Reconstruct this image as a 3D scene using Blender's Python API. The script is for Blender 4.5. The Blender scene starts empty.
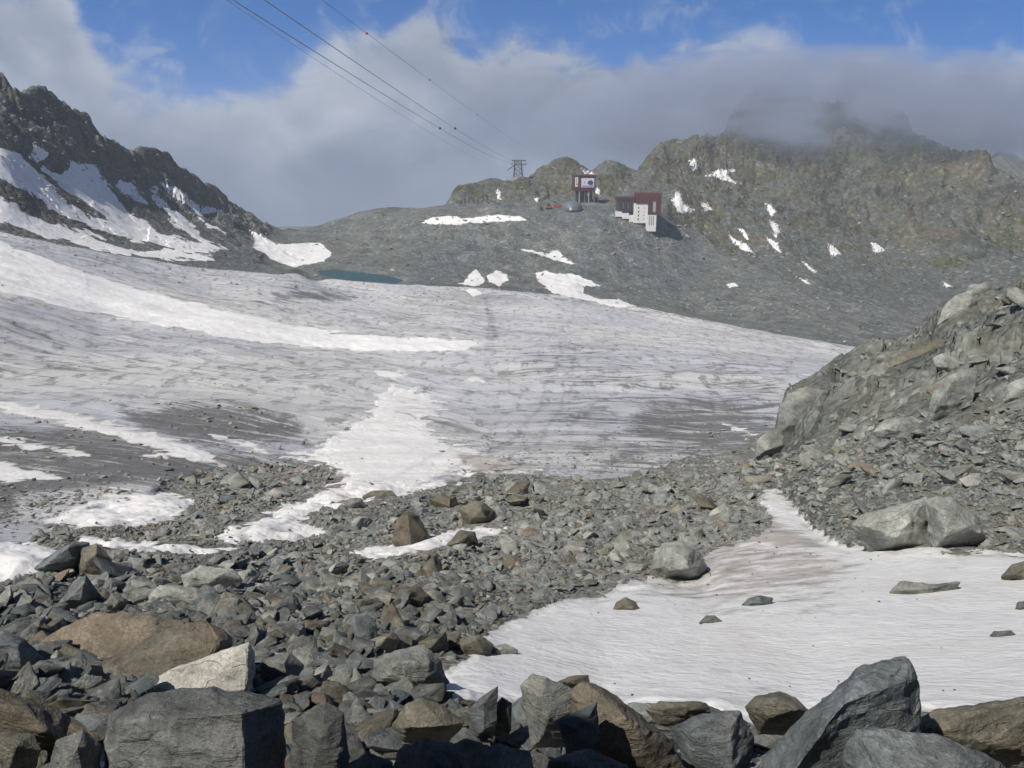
import bpy, bmesh, math, random, time
import numpy as np
from mathutils import Vector, Matrix
T0 = time.time()
random.seed(7); rng = np.random.default_rng(11)
sc = bpy.context.scene
COL = sc.collection
# ------------------------------------------------------------------ camera
F = 887.0; PITCH = math.atan(244 / F); CP, SP = math.cos(PITCH), math.sin(PITCH)
cam_d = bpy.data.cameras.new('camera'); cam = bpy.data.objects.new('camera', cam_d); COL.objects.link(cam)
cam_d.sensor_width = 36; cam_d.lens = 36 * F / 1024; cam_d.clip_start = .1; cam_d.clip_end = 20000
cam.rotation_euler = (math.pi / 2 - PITCH, 0, 0); sc.camera = cam

def ray(px, py):
    dx = (np.asarray(px, float) - 512) / F; dy = (384 - np.asarray(py, float)) / F
    return dx, CP + SP * dy, -SP + CP * dy            # world x, y, z for unit depth
def azsl(px, py):
    x, y, z = ray(px, py); h = np.hypot(x, y); return np.arctan2(x, y), z / h
def proj(x, y, z):
    d = np.maximum(CP * y - SP * z, .05); u = SP * y + CP * z
    return 512 + F * x / d, 384 - F * u / d

# ------------------------------------------------------------------ noise
PERM = np.tile(rng.permutation(256), 3).astype(np.int32)
G3 = rng.normal(size=(256, 3)); G3 /= np.linalg.norm(G3, axis=1)[:, None]; G3 = G3.astype(np.float32)
def noise3(x, y, z):
    x = np.asarray(x, np.float32); y = np.asarray(y, np.float32); z = np.asarray(z, np.float32)
    x, y, z = np.broadcast_arrays(x, y, z)
    xi, yi, zi = np.floor(x), np.floor(y), np.floor(z)
    fx, fy, fz = x - xi, y - yi, z - zi
    xi = xi.astype(np.int32) & 255; yi = yi.astype(np.int32) & 255; zi = zi.astype(np.int32) & 255
    u = fx * fx * fx * (fx * (fx * 6 - 15) + 10); v = fy * fy * fy * (fy * (fy * 6 - 15) + 10); w = fz * fz * fz * (fz * (fz * 6 - 15) + 10)
    out = 0
    for a in (0, 1):
        A = PERM[xi + a]
        for b in (0, 1):
            B = PERM[A + yi + b]
            for c in (0, 1):
                g = G3[PERM[B + zi + c]]
                d = g[..., 0] * (fx - a) + g[..., 1] * (fy - b) + g[..., 2] * (fz - c)
                out = out + d * (u if a else 1 - u) * (v if b else 1 - v) * (w if c else 1 - w)
    return out * 1.6
def fbm(x, y, z, o=4, g=.5):
    s, a = 0, 1.0
    for i in range(o):
        s = s + a * noise3(x + i * 17.3, y + i * 9.1, z - i * 5.7); a *= g; x, y, z = x * 2.03, y * 2.03, z * 2.03
    return s
def ridged(x, y, z, o=5, g=.55):
    s, a, w = 0, 1.0, 1.0
    for i in range(o):
        n = (1 - np.abs(noise3(x + i * 11.1, y - i * 7.7, z + i * 3.3))) ** 2 * w
        s = s + a * n; w = np.clip(n * 1.6, 0, 1); a *= g; x, y, z = x * 2.1, y * 2.1, z * 2.1
    return s - 1.0
def blocks(x, y, z, tilt=.5):
    """Worley cells: each cell a tilted facet, for blocky jointed rock."""
    xi, yi, zi = (np.floor(q).astype(np.int32) for q in (x, y, z))
    best = np.full(x.shape, 9.0, np.float32); val = np.zeros(x.shape, np.float32)
    for a in (-1, 0, 1):
        for b in (-1, 0, 1):
            for c in (-1, 0, 1):
                h = PERM[PERM[PERM[(xi + a) & 255] + ((yi + b) & 255)] + ((zi + c) & 255)]
                g = G3[h]; q = G3[(h * 7 + 31) & 255]
                dx = xi + a + .5 + .45 * g[..., 0] - x; dy = yi + b + .5 + .45 * g[..., 1] - y; dz = zi + c + .5 + .45 * g[..., 2] - z
                d = dx * dx + dy * dy + dz * dz; m = d < best
                best = np.where(m, d, best)
                val = np.where(m, q[..., 2] * .6 + tilt * (q[..., 0] * dx + q[..., 1] * dy), val)
    return val
def sstep(a, b, x):
    t = np.clip((x - a) / (b - a), 0, 1); return t * t * (3 - 2 * t)

# ------------------------------------------------------------------ terrain: profiles per direction
AZ = np.linspace(math.radians(-47), math.radians(47), 1240)
R = np.concatenate([np.exp(np.arange(math.log(.8), math.log(30), .013)), np.exp(np.arange(math.log(30), math.log(44), .0075)), np.exp(np.arange(math.log(44), math.log(112), .0036)), np.exp(np.arange(math.log(112), math.log(300), .0075)),
                    np.exp(np.arange(math.log(300), math.log(1330), .0037)), np.exp(np.arange(math.log(1335), math.log(2600), .02))])
NR, NC = len(R), len(AZ)
def line(pts, win=25):
    """(px, py, r) along the picture -> slope and distance for every azimuth"""
    p = np.array(pts, float)
    a, s = azsl(p[:, 0], p[:, 1]); rr = p[:, 2]
    s2, r2 = np.interp(AZ, a, s), np.interp(AZ, a, rr)
    if win > 1:
        k = np.hanning(win + 2)[1:-1]; k /= k.sum(); pad = win // 2
        s2 = np.convolve(np.pad(s2, pad, mode='edge'), k, 'valid'); r2 = np.convolve(np.pad(r2, pad, mode='edge'), k, 'valid')
    return r2, s2 * r2
SKY = [(-300, 70, 600), (-60, 62, 590), (0, 70, 590), (12, 85, 592), (22, 99, 594), (28, 89, 600), (38, 84, 606), (48, 92, 612), (60, 103, 622), (75, 112, 632), (90, 120, 644),
       (100, 132, 652), (112, 138, 660), (125, 145, 672), (140, 149, 686), (155, 150, 700), (168, 155, 712), (175, 163, 720), (190, 172, 738), (205, 180, 752),
       (215, 187, 762), (225, 198, 776), (240, 207, 792), (255, 217, 806), (268, 226, 815), (280, 230, 820), (300, 230, 825), (320, 225, 830), (340, 220, 840), (360, 213, 845),
       (380, 208, 848), (420, 207, 850), (445, 204, 855), (455, 193, 865), (468, 185, 875), (480, 181, 885), (497, 182, 890), (510, 182, 890), (520, 181, 890), (530, 178, 900),
       (540, 168, 915), (548, 166, 915), (555, 160, 920), (565, 158, 925), (575, 162, 930), (585, 168, 935), (592, 172, 940), (600, 163, 950), (608, 160, 955), (618, 163, 960),
       (628, 170, 975), (636, 172, 985), (645, 160, 1000), (655, 148, 1020), (668, 142, 1040), (690, 141, 1065), (705, 139, 1080), (715, 143, 1095), (722, 138, 1110),
       (730, 120, 1150), (745, 102, 1190), (758, 93, 1220), (766, 88, 1235), (775, 90, 1240), (790, 95, 1240), (820, 102, 1240), (860, 107, 1235), (900, 114, 1220), (915, 125, 1205),
       (925, 133, 1190), (935, 142, 1180), (955, 150, 1165), (975, 158, 1155), (988, 162, 1150), (993, 170, 1150), (1002, 173, 1150), (1024, 178, 1150), (1100, 190, 1150), (1400, 200, 1150)]
one = np.ones(NC)
L = [(0.8 * one, -1.75 * one), (2.2 * one, -2.7 * one), (4.0 * one, -4.1 * one),
     line([(-400, 775, 6.2), (0, 775, 6.2), (300, 775, 6.2), (512, 775, 6.4), (700, 775, 8.4), (1024, 775, 9.0), (1500, 775, 9)]),
     line([(-400, 705, 9.6), (0, 700, 9.6), (250, 702, 9.8), (450, 708, 10), (600, 716, 11), (800, 722, 11.4), (1024, 722, 11.4), (1500, 722, 11.4)]),
     line([(-400, 610, 21), (0, 605, 21), (300, 602, 22), (500, 600, 23), (700, 602, 24), (1024, 602, 23), (1500, 602, 23)]),
     line([(-300, 555, 32), (0, 552, 32), (300, 548, 33), (500, 548, 33), (700, 560, 33), (850, 552, 33), (1024, 548, 32), (1400, 548, 32)]),
     line([(-300, 495, 62), (0, 492, 63), (300, 486, 62), (500, 484, 62), (700, 486, 62), (850, 500, 55), (1024, 505, 52), (1400, 505, 52)]),
     line([(-300, 430, 100), (0, 430, 100), (300, 431, 105), (500, 431, 110), (700, 432, 118), (850, 434, 118), (1024, 434, 118), (1400, 434, 118)]),
     line([(-300, 350, 165), (0, 365, 165), (300, 371, 175), (500, 371, 190), (700, 374, 200), (860, 380, 230), (1024, 385, 240), (1400, 395, 240)]),
     line([(-300, 240, 270), (0, 296, 250), (100, 316, 260), (300, 330, 270), (500, 331, 300), (700, 341, 330), (860, 360, 350), (1024, 368, 360), (1400, 380, 360)]),
     line([(-300, 190, 380), (0, 232, 400), (100, 252, 430), (200, 268, 470), (270, 273, 510), (330, 277, 562), (400, 285, 528), (470, 289, 530), (560, 295, 535), (640, 308, 530), (700, 320, 500), (800, 338, 460), (870, 350, 430), (1024, 372, 420), (1400, 390, 420)]),
     line([(-300, 160, 440), (0, 154, 480), (60, 184, 520), (130, 219, 560), (200, 240, 600), (250, 257, 612), (280, 264, 625), (330, 263, 638), (420, 265, 625), (500, 270, 640), (600, 282, 640), (700, 306, 640), (800, 307, 640), (870, 326, 600), (1024, 346, 620), (1400, 350, 620)]),
     line([(-300, 120, 500), (0, 119, 520), (60, 148, 560), (130, 188, 620), (200, 217, 680), (250, 237, 715), (285, 245, 722), (330, 243, 730), (420, 237, 730), (500, 228, 740), (600, 228, 750), (700, 262, 780), (800, 275, 800), (900, 290, 800), (1024, 290, 860), (1400, 290, 860)]),
     line([(-300, 98, 535), (0, 98, 545), (60, 128, 585), (130, 169, 645), (200, 206, 705), (250, 227, 752), (285, 238, 768), (330, 235, 775), (420, 216, 770), (500, 208.5, 780), (570, 208.5, 790), (650, 212, 800), (700, 216, 880), (800, 226, 940), (900, 236, 980), (1024, 236, 1000), (1400, 236, 1000)], 17),
     line([(-300, 82, 565), (0, 84, 565), (60, 114, 602), (130, 157, 660), (200, 191, 728), (250, 219, 778), (285, 233, 800), (330, 227, 805), (420, 209.5, 812), (450, 205, 820), (500, 199, 835), (540, 199, 850), (590, 197, 860), (640, 195, 880), (700, 180, 980), (760, 150, 1100), (800, 155, 1110), (900, 172, 1110), (960, 190, 1090), (1024, 205, 1080), (1400, 220, 1080)], 17)]
rs, zs = line(SKY, 3)
L.append((rs, zs)); L.append((rs * 1.05 + 4, zs - 22)); L.append((rs * 1.25, zs * .6 - 95)); L.append((2700 * one, -240 * one))
KR = np.array([l[0] for l in L]); KZ = np.array([l[1] for l in L])
def pchip(xk, yk, x):
    h = np.diff(xk); dl = np.diff(yk) / h; m = np.zeros_like(yk)
    w1 = 2 * h[1:] + h[:-1]; w2 = h[1:] + 2 * h[:-1]; ok = dl[1:] * dl[:-1] > 0
    m[1:-1][ok] = ((w1 + w2) / (w1 / np.where(dl[:-1] == 0, 1, dl[:-1]) + w2 / np.where(dl[1:] == 0, 1, dl[1:])))[ok]
    m[0], m[-1] = dl[0], dl[-1]
    i = np.clip(np.searchsorted(xk, x) - 1, 0, len(h) - 1); t = (x - xk[i]) / h[i]; t2, t3 = t * t, t * t * t
    return (2 * t3 - 3 * t2 + 1) * yk[i] + (t3 - 2 * t2 + t) * h[i] * m[i] + (-2 * t3 + 3 * t2) * yk[i + 1] + (t3 - t2) * h[i] * m[i + 1]
Z = np.empty((NR, NC)); LV = np.empty((NR, NC))
for j in range(NC):
    Z[:, j] = pchip(KR[:, j], KZ[:, j], R); LV[:, j] = np.interp(R, KR[:, j], np.arange(len(L)))
X = R[:, None] * np.sin(AZ)[None]; Y = R[:, None] * np.cos(AZ)[None]
PX, PY = proj(X, Y, Z)
# the rock spur on the right: a second surface that rises through the first
C = [line([(700, 500, 70), (757, 478, 69), (772, 478, 67), (800, 508, 46), (830, 537, 36), (870, 549, 33), (1024, 553, 31), (1200, 560, 30), (1600, 560, 30)], 9),
     line([(700, 490, 76), (757, 466, 78), (775, 450, 78), (820, 445, 66), (900, 433, 57), (1024, 425, 51), (1200, 422, 48), (1600, 422, 48)], 9),
     line([(700, 490, 84), (757, 470, 85), (775, 446, 82), (785, 420, 82), (850, 398, 76), (940, 372, 70), (1024, 350, 66), (1200, 335, 62), (1600, 335, 62)], 7),
     line([(700, 492, 90), (752, 478, 90), (760, 462, 88), (772, 445, 87), (778, 412, 87), (785, 394, 88), (805, 385, 91), (825, 374, 93), (845, 363, 95), (870, 351, 96), (890, 346, 96), (905, 336, 95), (925, 320, 94), (940, 302, 93),
           (960, 291, 92), (985, 288, 91), (1005, 284, 90), (1024, 280, 89), (1100, 262, 88), (1300, 240, 88), (1600, 240, 88)], 3)]
CR = np.array([c[0] for c in C] + [C[3][0] * 1.05, C[3][0] * 1.22]); CZ = np.array([c[1] for c in C] + [C[3][1] - 4, C[3][1] - 34])
CR = np.concatenate([CR[:1] - 6, CR]); CZ = np.concatenate([CZ[:1] - 6, CZ])
for j in range(NC):
    CZ[1, j] = np.interp(CR[1, j], R, Z[:, j]) - .05; CZ[0, j] = np.interp(CR[0, j], R, Z[:, j]) - 2.0
SPUR = np.full((NR, NC), -1e4)
jc = np.where(AZ > azsl(745, 440)[0])[0]
for j in jc:
    m = (R > CR[0, j]) & (R < CR[-1, j]); SPUR[m, j] = pchip(CR[:, j], CZ[:, j], R[m])
# ------------------------------------------------------------------ classes
def poly_sd(pts, px, py):
    """signed distance in pixels, positive inside"""
    p = np.asarray(pts, float); n = len(p); best = np.full(px.shape, 1e9); ins = np.zeros(px.shape, bool)
    for i in range(n):
        x0, y0 = p[i]; x1, y1 = p[(i + 1) % n]; ex, ey = x1 - x0, y1 - y0; l2 = ex * ex + ey * ey + 1e-9
        t = np.clip(((px - x0) * ex + (py - y0) * ey) / l2, 0, 1); d = (px - x0 - t * ex) ** 2 + (py - y0 - t * ey) ** 2
        best = np.minimum(best, d)
        c = ((y0 > py) != (y1 > py)) & (px < ex * (py - y0) / (ey if abs(ey) > 1e-9 else 1e-9) + x0); ins ^= c
    return np.where(ins, 1, -1) * np.sqrt(best)
def pl(pts): p = np.array(pts, float); return p[:, 0], p[:, 1]
edge_n = fbm(X / 9, Y / 9, 0 * X, 3) * 6
MOR = np.interp(PX, *pl([(-200, 560), (0, 548), (40, 535), (80, 512), (130, 498), (200, 474), (250, 464), (330, 468), (350, 486), (450, 480), (470, 470), (520, 476), (600, 477), (640, 470), (700, 456), (760, 444), (1300, 444)]))
is_mor = (PY + edge_n * .8 > MOR) & (R[:, None] < 150)
far = LV > 11.0
left_m = far & (PX < np.interp(PY, [100, 200, 228, 262, 275], [400, 290, 268, 262, 256]))
mt_line = np.interp(PX, *pl([(0, 0), (440, 180), (455, 206), (560, 202), (620, 196), (645, 205), (690, 228), (740, 258), (800, 285), (860, 300), (930, 312), (1024, 318), (1400, 330)]))
right_m = far & ~left_m & (PY + edge_n * 1.5 < mt_line)
hill = far & ~left_m & ~right_m
is_spur0 = SPUR > Z
def blur(a, n=2):
    for _ in range(n):
        a = (a + np.roll(a, 1, 0) + np.roll(a, -1, 0)) / 3; a = (a + np.roll(a, 1, 1) + np.roll(a, -1, 1)) / 3
    return a
wl, wr, wh, wm = (blur(m.astype(np.float32), 6) for m in (left_m, right_m, hill, is_mor))
wg = blur((~far & ~is_mor).astype(np.float32), 6)
wf = sstep(11.0, 11.7, LV)
# relief
FIELD = [(438, 674), (448, 694), (490, 706), (530, 708), (600, 706), (660, 714), (745, 722), (850, 716), (1080, 714), (1080, 545), (1024, 553), (990, 551), (950, 549), (900, 546), (852, 545), (829, 537), (816, 526), (804, 516), (795, 504),
         (787, 493), (774, 489), (755, 494), (762, 508), (774, 520), (758, 532), (726, 545), (704, 556), (704, 578), (675, 584), (640, 576), (610, 590), (560, 602), (520, 614), (490, 630), (468, 645), (470, 655)]
Zx = Z.copy()
gx, gy, gz = X, Y, Z
flat_ = 1 - .85 * sstep(-10, 25, poly_sd(FIELD, PX, PY) * (R[:, None] < 60) - 999 * (R[:, None] >= 60))
D = wm * flat_ * (fbm(X / 6, Y / 6, 0 * X, 4) * .5 + fbm(X / 1.7, Y / 1.7, 0 * X, 3) * .12) * sstep(2, 9, R)[:, None]
D += wg * (fbm(X / 60, Y / 30, 0 * X, 3) * 1.6 + fbm(X / 22, LV * 9, 0 * X, 4) * .45 + fbm(X / 5, Y / 4, 0 * X, 3) * .14) * np.minimum(1, R / 160)[:, None]
mL = (R[:, None] > 330) & (wl > .01); i = np.where(mL)
x_, y_, z_ = X[i], Y[i], Z[i]
up = sstep(12.2, 14.8, LV[i]) * .9 + .12
D[i] += wl[i] * wf[i] * up * ((ridged(x_ / 75, y_ / 75, z_ / 70, 5) * 9.0 + blocks(x_ / 34, y_ / 34, z_ / 26, .9) * 6.5) * (.22 + .78 * sstep(15.3, 13.8, LV[i])) + (blocks(x_ / 13, y_ / 13, z_ / 11, .9) * 3.4 + ridged(x_ / 15, y_ / 15, z_ / 13, 3) * 2.4 + fbm(x_ / 6, y_ / 6, z_ / 6, 3) * .9) * (.75 + .25 * sstep(15.3, 13.8, LV[i])))
i = np.where(wr > .01); x_, y_, z_ = X[i], Y[i], Z[i]
upr = .35 + .65 * sstep(12.5, 14.5, LV[i])
D[i] += wr[i] * wf[i] * upr * (.5 + .5 * sstep(930, 1050, R[i[0]])) * (ridged(x_ / 230 + .3 * y_ / 230, y_ / 420, 0 * z_, 3, .5) * 38 * sstep(15.2, 14.0, LV[i]) * sstep(12, 13.6, LV[i]) + ridged(x_ / 90, y_ / 130, z_ / 110, 5, .55) * 8.0 + blocks(x_ / 40, y_ / 40, z_ / 32, .9) * 6 + blocks(x_ / 14, y_ / 14, z_ / 12, .8) * 2.0 + ridged(x_ / 18, y_ / 18, z_ / 18, 4) * 3.4 + fbm(x_ / 7, y_ / 7, z_ / 7, 3) * .8)
i = np.where(wh > .01); x_, y_ = X[i], Y[i]
plat = 1 - .75 * sstep(13.2, 13.9, LV[i]) * (1 - sstep(14.6, 15.2, LV[i]))
D[i] += wh[i] * wf[i] * plat * (fbm(x_ / 60, y_ / 60, 0 * x_, 3) * 3.0 + ridged(x_ / 28, y_ / 60, 0 * x_, 4) * .8 + fbm(x_ / 9, y_ / 9, 0 * x_, 3) * .55)
Z = Z + D
# spur relief: bedding that dips down to the left, broken in blocks
i = np.where(SPUR > -9e3); x_, y_, z_ = X[i], Y[i], SPUR[i]
b_ = z_ - .45 * x_ + .25 * y_
uc = np.clip((R[i[0]] - CR[2][i[1]]) / (CR[4][i[1]] - CR[2][i[1]]), 0, 1.2); rough = .22 + .78 * sstep(.05, .5, uc)
ff = .06 + .94 * sstep(0, .7, (R[i[0]] - CR[1][i[1]]) / (CR[2][i[1]] - CR[1][i[1]]))
SPUR[i] += ff * (rough * (ridged(x_ / 16, y_ / 16, b_ / 5, 5) * 1.2 + blocks(x_ / 7, y_ / 7, b_ / 2.6, .9) * 2.0 + blocks(x_ / 2.6, y_ / 2.6, b_ / 1.0, .9) * .7 - .5 * (np.abs(noise3(x_ / 9, y_ / 9, b_ / 1.6)) < .07)) * (1 - .45 * sstep(.75, 1.0, uc)) + fbm(x_ / 2, y_ / 2, b_, 4) * .25 + fbm(x_ / 9, y_ / 9, 0 * x_, 2) * .5)
is_spur = SPUR > Z
Z = np.maximum(Z, SPUR)
PZ = -84.0; POND = [(316, 271), (335, 269.5), (358, 272), (382, 275), (396, 278), (404, 281), (396, 283.5), (380, 282.5), (350, 280.5), (325, 277)]
q_ = np.where((R > 480) & (R < 720))[0]; q_ = slice(q_[0], q_[-1]); sd_ = poly_sd(POND, *proj(X[q_], Y[q_], PZ)); w_ = sstep(-26, -5, sd_)
Z[q_] = Z[q_] * (1 - w_) + (PZ + np.clip(-sd_ * .3, -1.5, .8)) * w_
PX, PY = proj(X, Y, Z)
S = Z / R[:, None]; CM = np.maximum.accumulate(S, 0)
def zat(x, y):
    a = (np.arctan2(x, y) - AZ[0]) / (AZ[1] - AZ[0]); r = np.interp(np.hypot(x, y), R, np.arange(NR))
    a = np.clip(a, 0, NC - 1.001); r = np.clip(r, 0, NR - 1.001); ai, ri = a.astype(int), r.astype(int); fa, fr = a - ai, r - ri
    return (Z[ri, ai] * (1 - fr) + Z[ri + 1, ai] * fr) * (1 - fa) + (Z[ri, ai + 1] * (1 - fr) + Z[ri + 1, ai + 1] * fr) * fa
def hit(px, py):
    px, py = np.atleast_1d(np.asarray(px, float)), np.atleast_1d(np.asarray(py, float))
    a, s = azsl(px, py); c = np.clip(np.rint((a - AZ[0]) / (AZ[1] - AZ[0])).astype(int), 0, NC - 1)
    lo, hi = np.zeros(c.shape, int), np.full(c.shape, NR - 1)
    for _ in range(12):
        m = (lo + hi) // 2; g = CM[m, c] >= s; hi = np.where(g, m, hi); lo = np.where(g, lo, m)
    s0, s1 = S[lo, c], S[hi, c]; t = np.clip((s - s0) / np.where(np.abs(s1 - s0) < 1e-9, 1e-9, s1 - s0), 0, 1)
    r = R[lo] + (R[hi] - R[lo]) * t
    return r * np.sin(a), r * np.cos(a), r * s, r, hi, c
def P(px, py):
    x, y, z, *_ = hit(px, py); return Vector((float(x[0]), float(y[0]), float(z[0])))
print('terrain', time.time() - T0)

# ------------------------------------------------------------------ node helpers
def mat(name):
    m = bpy.data.materials.new(name); m.use_nodes = True; nt = m.node_tree; nt.nodes.clear()
    return m, nt
class N:
    def __init__(s, nt): s.nt = nt
    def new(s, t, **k):
        n = s.nt.nodes.new(t)
        for a, b in k.items(): setattr(n, a, b)
        return n
    def put(s, sock, v):
        if v is None: return
        if isinstance(v, bpy.types.NodeSocket): s.nt.links.new(v, sock)
        else:
            if hasattr(sock.default_value, '__len__') and not hasattr(v, '__len__'): v = [v] * len(sock.default_value)
            if hasattr(sock.default_value, '__len__') and len(sock.default_value) == 4 and len(v) == 3: v = (*v, 1)
            sock.default_value = v
    def math(s, op, a, b=None, c=None, clamp=False):
        n = s.new('ShaderNodeMath', operation=op, use_clamp=clamp); s.put(n.inputs[0], a); s.put(n.inputs[1], b); s.put(n.inputs[2], c); return n.outputs[0]
    def vmath(s, op, a, b=None):
        n = s.new('ShaderNodeVectorMath', operation=op); s.put(n.inputs[0], a); s.put(n.inputs[1], b); return n.outputs[0]
    def noise(s, vec, scale, detail=4, rough=.55, dist=0, col=False, lac=2.0):
        n = s.new('ShaderNodeTexNoise'); s.put(n.inputs['Vector'], vec); n.inputs['Scale'].default_value = scale; n.inputs['Detail'].default_value = detail
        n.inputs['Roughness'].default_value = rough; n.inputs['Distortion'].default_value = dist; n.inputs['Lacunarity'].default_value = lac
        return n.outputs[1 if col else 0]
    def vor(s, vec, scale, feature='F1', out='Distance', rnd=1):
        n = s.new('ShaderNodeTexVoronoi', feature=feature); s.put(n.inputs['Vector'], vec); n.inputs['Scale'].default_value = scale; n.inputs['Randomness'].default_value = rnd; return n.outputs[out]
    def ramp(s, f, stops, interp='LINEAR'):
        n = s.new('ShaderNodeValToRGB'); r = n.color_ramp; r.interpolation = interp
        while len(r.elements) < len(stops): r.elements.new(.5)
        for e, (p, c) in zip(r.elements, stops): e.position = p; e.color = (*c, 1) if hasattr(c, '__len__') else (c, c, c, 1)
        s.put(n.inputs[0], f); return n.outputs[0]
    def mix(s, f, a, b, mode='MIX'):
        n = s.new('ShaderNodeMix', data_type='RGBA', blend_type=mode); s.put(n.inputs[0], f); s.put(n.inputs[6], a); s.put(n.inputs[7], b); return n.outputs[2]
    def sep(s, v):
        n = s.new('ShaderNodeSeparateXYZ'); s.put(n.inputs[0], v); return n.outputs
    def comb(s, x, y, z):
        n = s.new('ShaderNodeCombineXYZ'); s.put(n.inputs[0], x); s.put(n.inputs[1], y); s.put(n.inputs[2], z); return n.outputs[0]
    def mapr(s, v, a, b, c=0, d=1, smooth=True):
        n = s.new('ShaderNodeMapRange', interpolation_type='SMOOTHSTEP' if smooth else 'LINEAR'); s.put(n.inputs[0], v)
        for k, q in zip((1, 2, 3, 4), (a, b, c, d)): s.put(n.inputs[k], q)
        return n.outputs[0]
    def attr(s, name, out='Fac'):
        n = s.new('ShaderNodeAttribute', attribute_name=name); return n.outputs[out]
    def bump(s, h, strength, dist, nrm=None):
        n = s.new('ShaderNodeBump'); s.put(n.inputs['Height'], h); n.inputs['Strength'].default_value = strength; n.inputs['Distance'].default_value = dist; s.put(n.inputs['Normal'], nrm); return n.outputs[0]
    def out(s, color, rough=.85, nrm=None, spec=.25, metal=0):
        b = s.new('ShaderNodeBsdfPrincipled'); s.put(b.inputs['Base Color'], color); s.put(b.inputs['Roughness'], rough); s.put(b.inputs['Metallic'], metal)
        b.inputs['Specular IOR Level'].default_value = spec; s.put(b.inputs['Normal'], nrm)
        o = s.new('ShaderNodeOutputMaterial'); s.nt.links.new(b.outputs[0], o.inputs[0]); return b
    def pos(s): return s.new('ShaderNodeNewGeometry').outputs['Position']

# ------------------------------------------------------------------ materials
def ground_mat(name, cols, tint=None, patch=60, fine=1.2, bump=.5, bd=1.0, scree=None, rust=None):
    m, nt = mat(name); n = N(nt); p = n.pos()
    a = n.noise(p, 1 / patch, 7, .62, .5); b = n.noise(p, 1 / fine, 5, .65); c = n.noise(p, 5 / patch, 6, .62, .4)
    col = n.ramp(a, [(.30, cols[0]), (.46, cols[1]), (.58, cols[2]), (.72, cols[3])])
    col = n.mix(1, col, n.ramp(c, [(.28, .58), (.5, 1.0), (.70, 1.42)]), 'MULTIPLY')
    if tint: col = n.mix(n.math('MULTIPLY', n.mapr(n.noise(p, 2.2 / patch, 6, .66, .6), .49, .60), tint[1]), col, tint[0])
    if rust: col = n.mix(n.math('MULTIPLY', n.mapr(n.noise(n.vmath('ADD', p, (400, 90, 0)), .9 / patch, 6, .66, .8), .55, .66), rust[1]), col, rust[0])
    if scree:
        nz = n.sep(n.new('ShaderNodeNewGeometry').outputs['Normal'])[2]
        f = n.mapr(n.math('ADD', nz, n.math('MULTIPLY', n.math('SUBTRACT', c, .5), .55)), scree[1], scree[2]); col = n.mix(f, col, scree[0])
    v = n.vor(p, 1 / fine, 'F1', 'Color'); g = n.sep(v)[0]
    col = n.mix(1.0, col, n.ramp(g, [(0, .68), (.5, .95), (.93, 1.2), (1, 1.75)]), 'MULTIPLY')
    col = n.mix(.85, col, n.ramp(b, [(.25, .68), (.5, 1.0), (.72, 1.32)]), 'MULTIPLY')
    h = n.math('ADD', n.noise(p, .35 / fine, 6, .65), n.math('MULTIPLY', n.vor(p, 1 / fine), -.8))
    n.out(col, .95, n.bump(h, bump, bd), .15)
    return m
M = {}
M['hill'] = ground_mat('scree', [(.098, .112, .114), (.124, .138, .138), (.142, .150, .142), (.105, .12, .12)], ((.14, .14, .115), .3), 70, 2.0, .55, .9)
M['mount_r'] = ground_mat('olive_rock', [(.050, .054, .046), (.088, .089, .07), (.120, .115, .083), (.120, .098, .075)], ((.080, .092, .042), .65), 85, 3.2, .8, 2.0, ((.11, .12, .115), .80, 1.0), ((.16, .105, .088), .4))
M['mount_l'] = ground_mat('dark_rock', [(.046, .054, .054), (.074, .082, .08), (.105, .103, .088), (.058, .07, .068)], ((.13, .112, .08), .35), 45, 2.2, .7, 1.5, ((.125, .135, .13), .74, .95))
M['moraine'] = ground_mat('gravel', [(.14, .147, .14), (.19, .195, .182), (.21, .205, .19), (.16, .155, .14)], ((.16, .135, .105), .5), 9, .22, .8, .12)
M['spur'] = ground_mat('schist', [(.088, .098, .09), (.125, .136, .124), (.17, .177, .158), (.125, .128, .11)], ((.17, .15, .115), .25), 12, .55, .9, .35)

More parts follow.
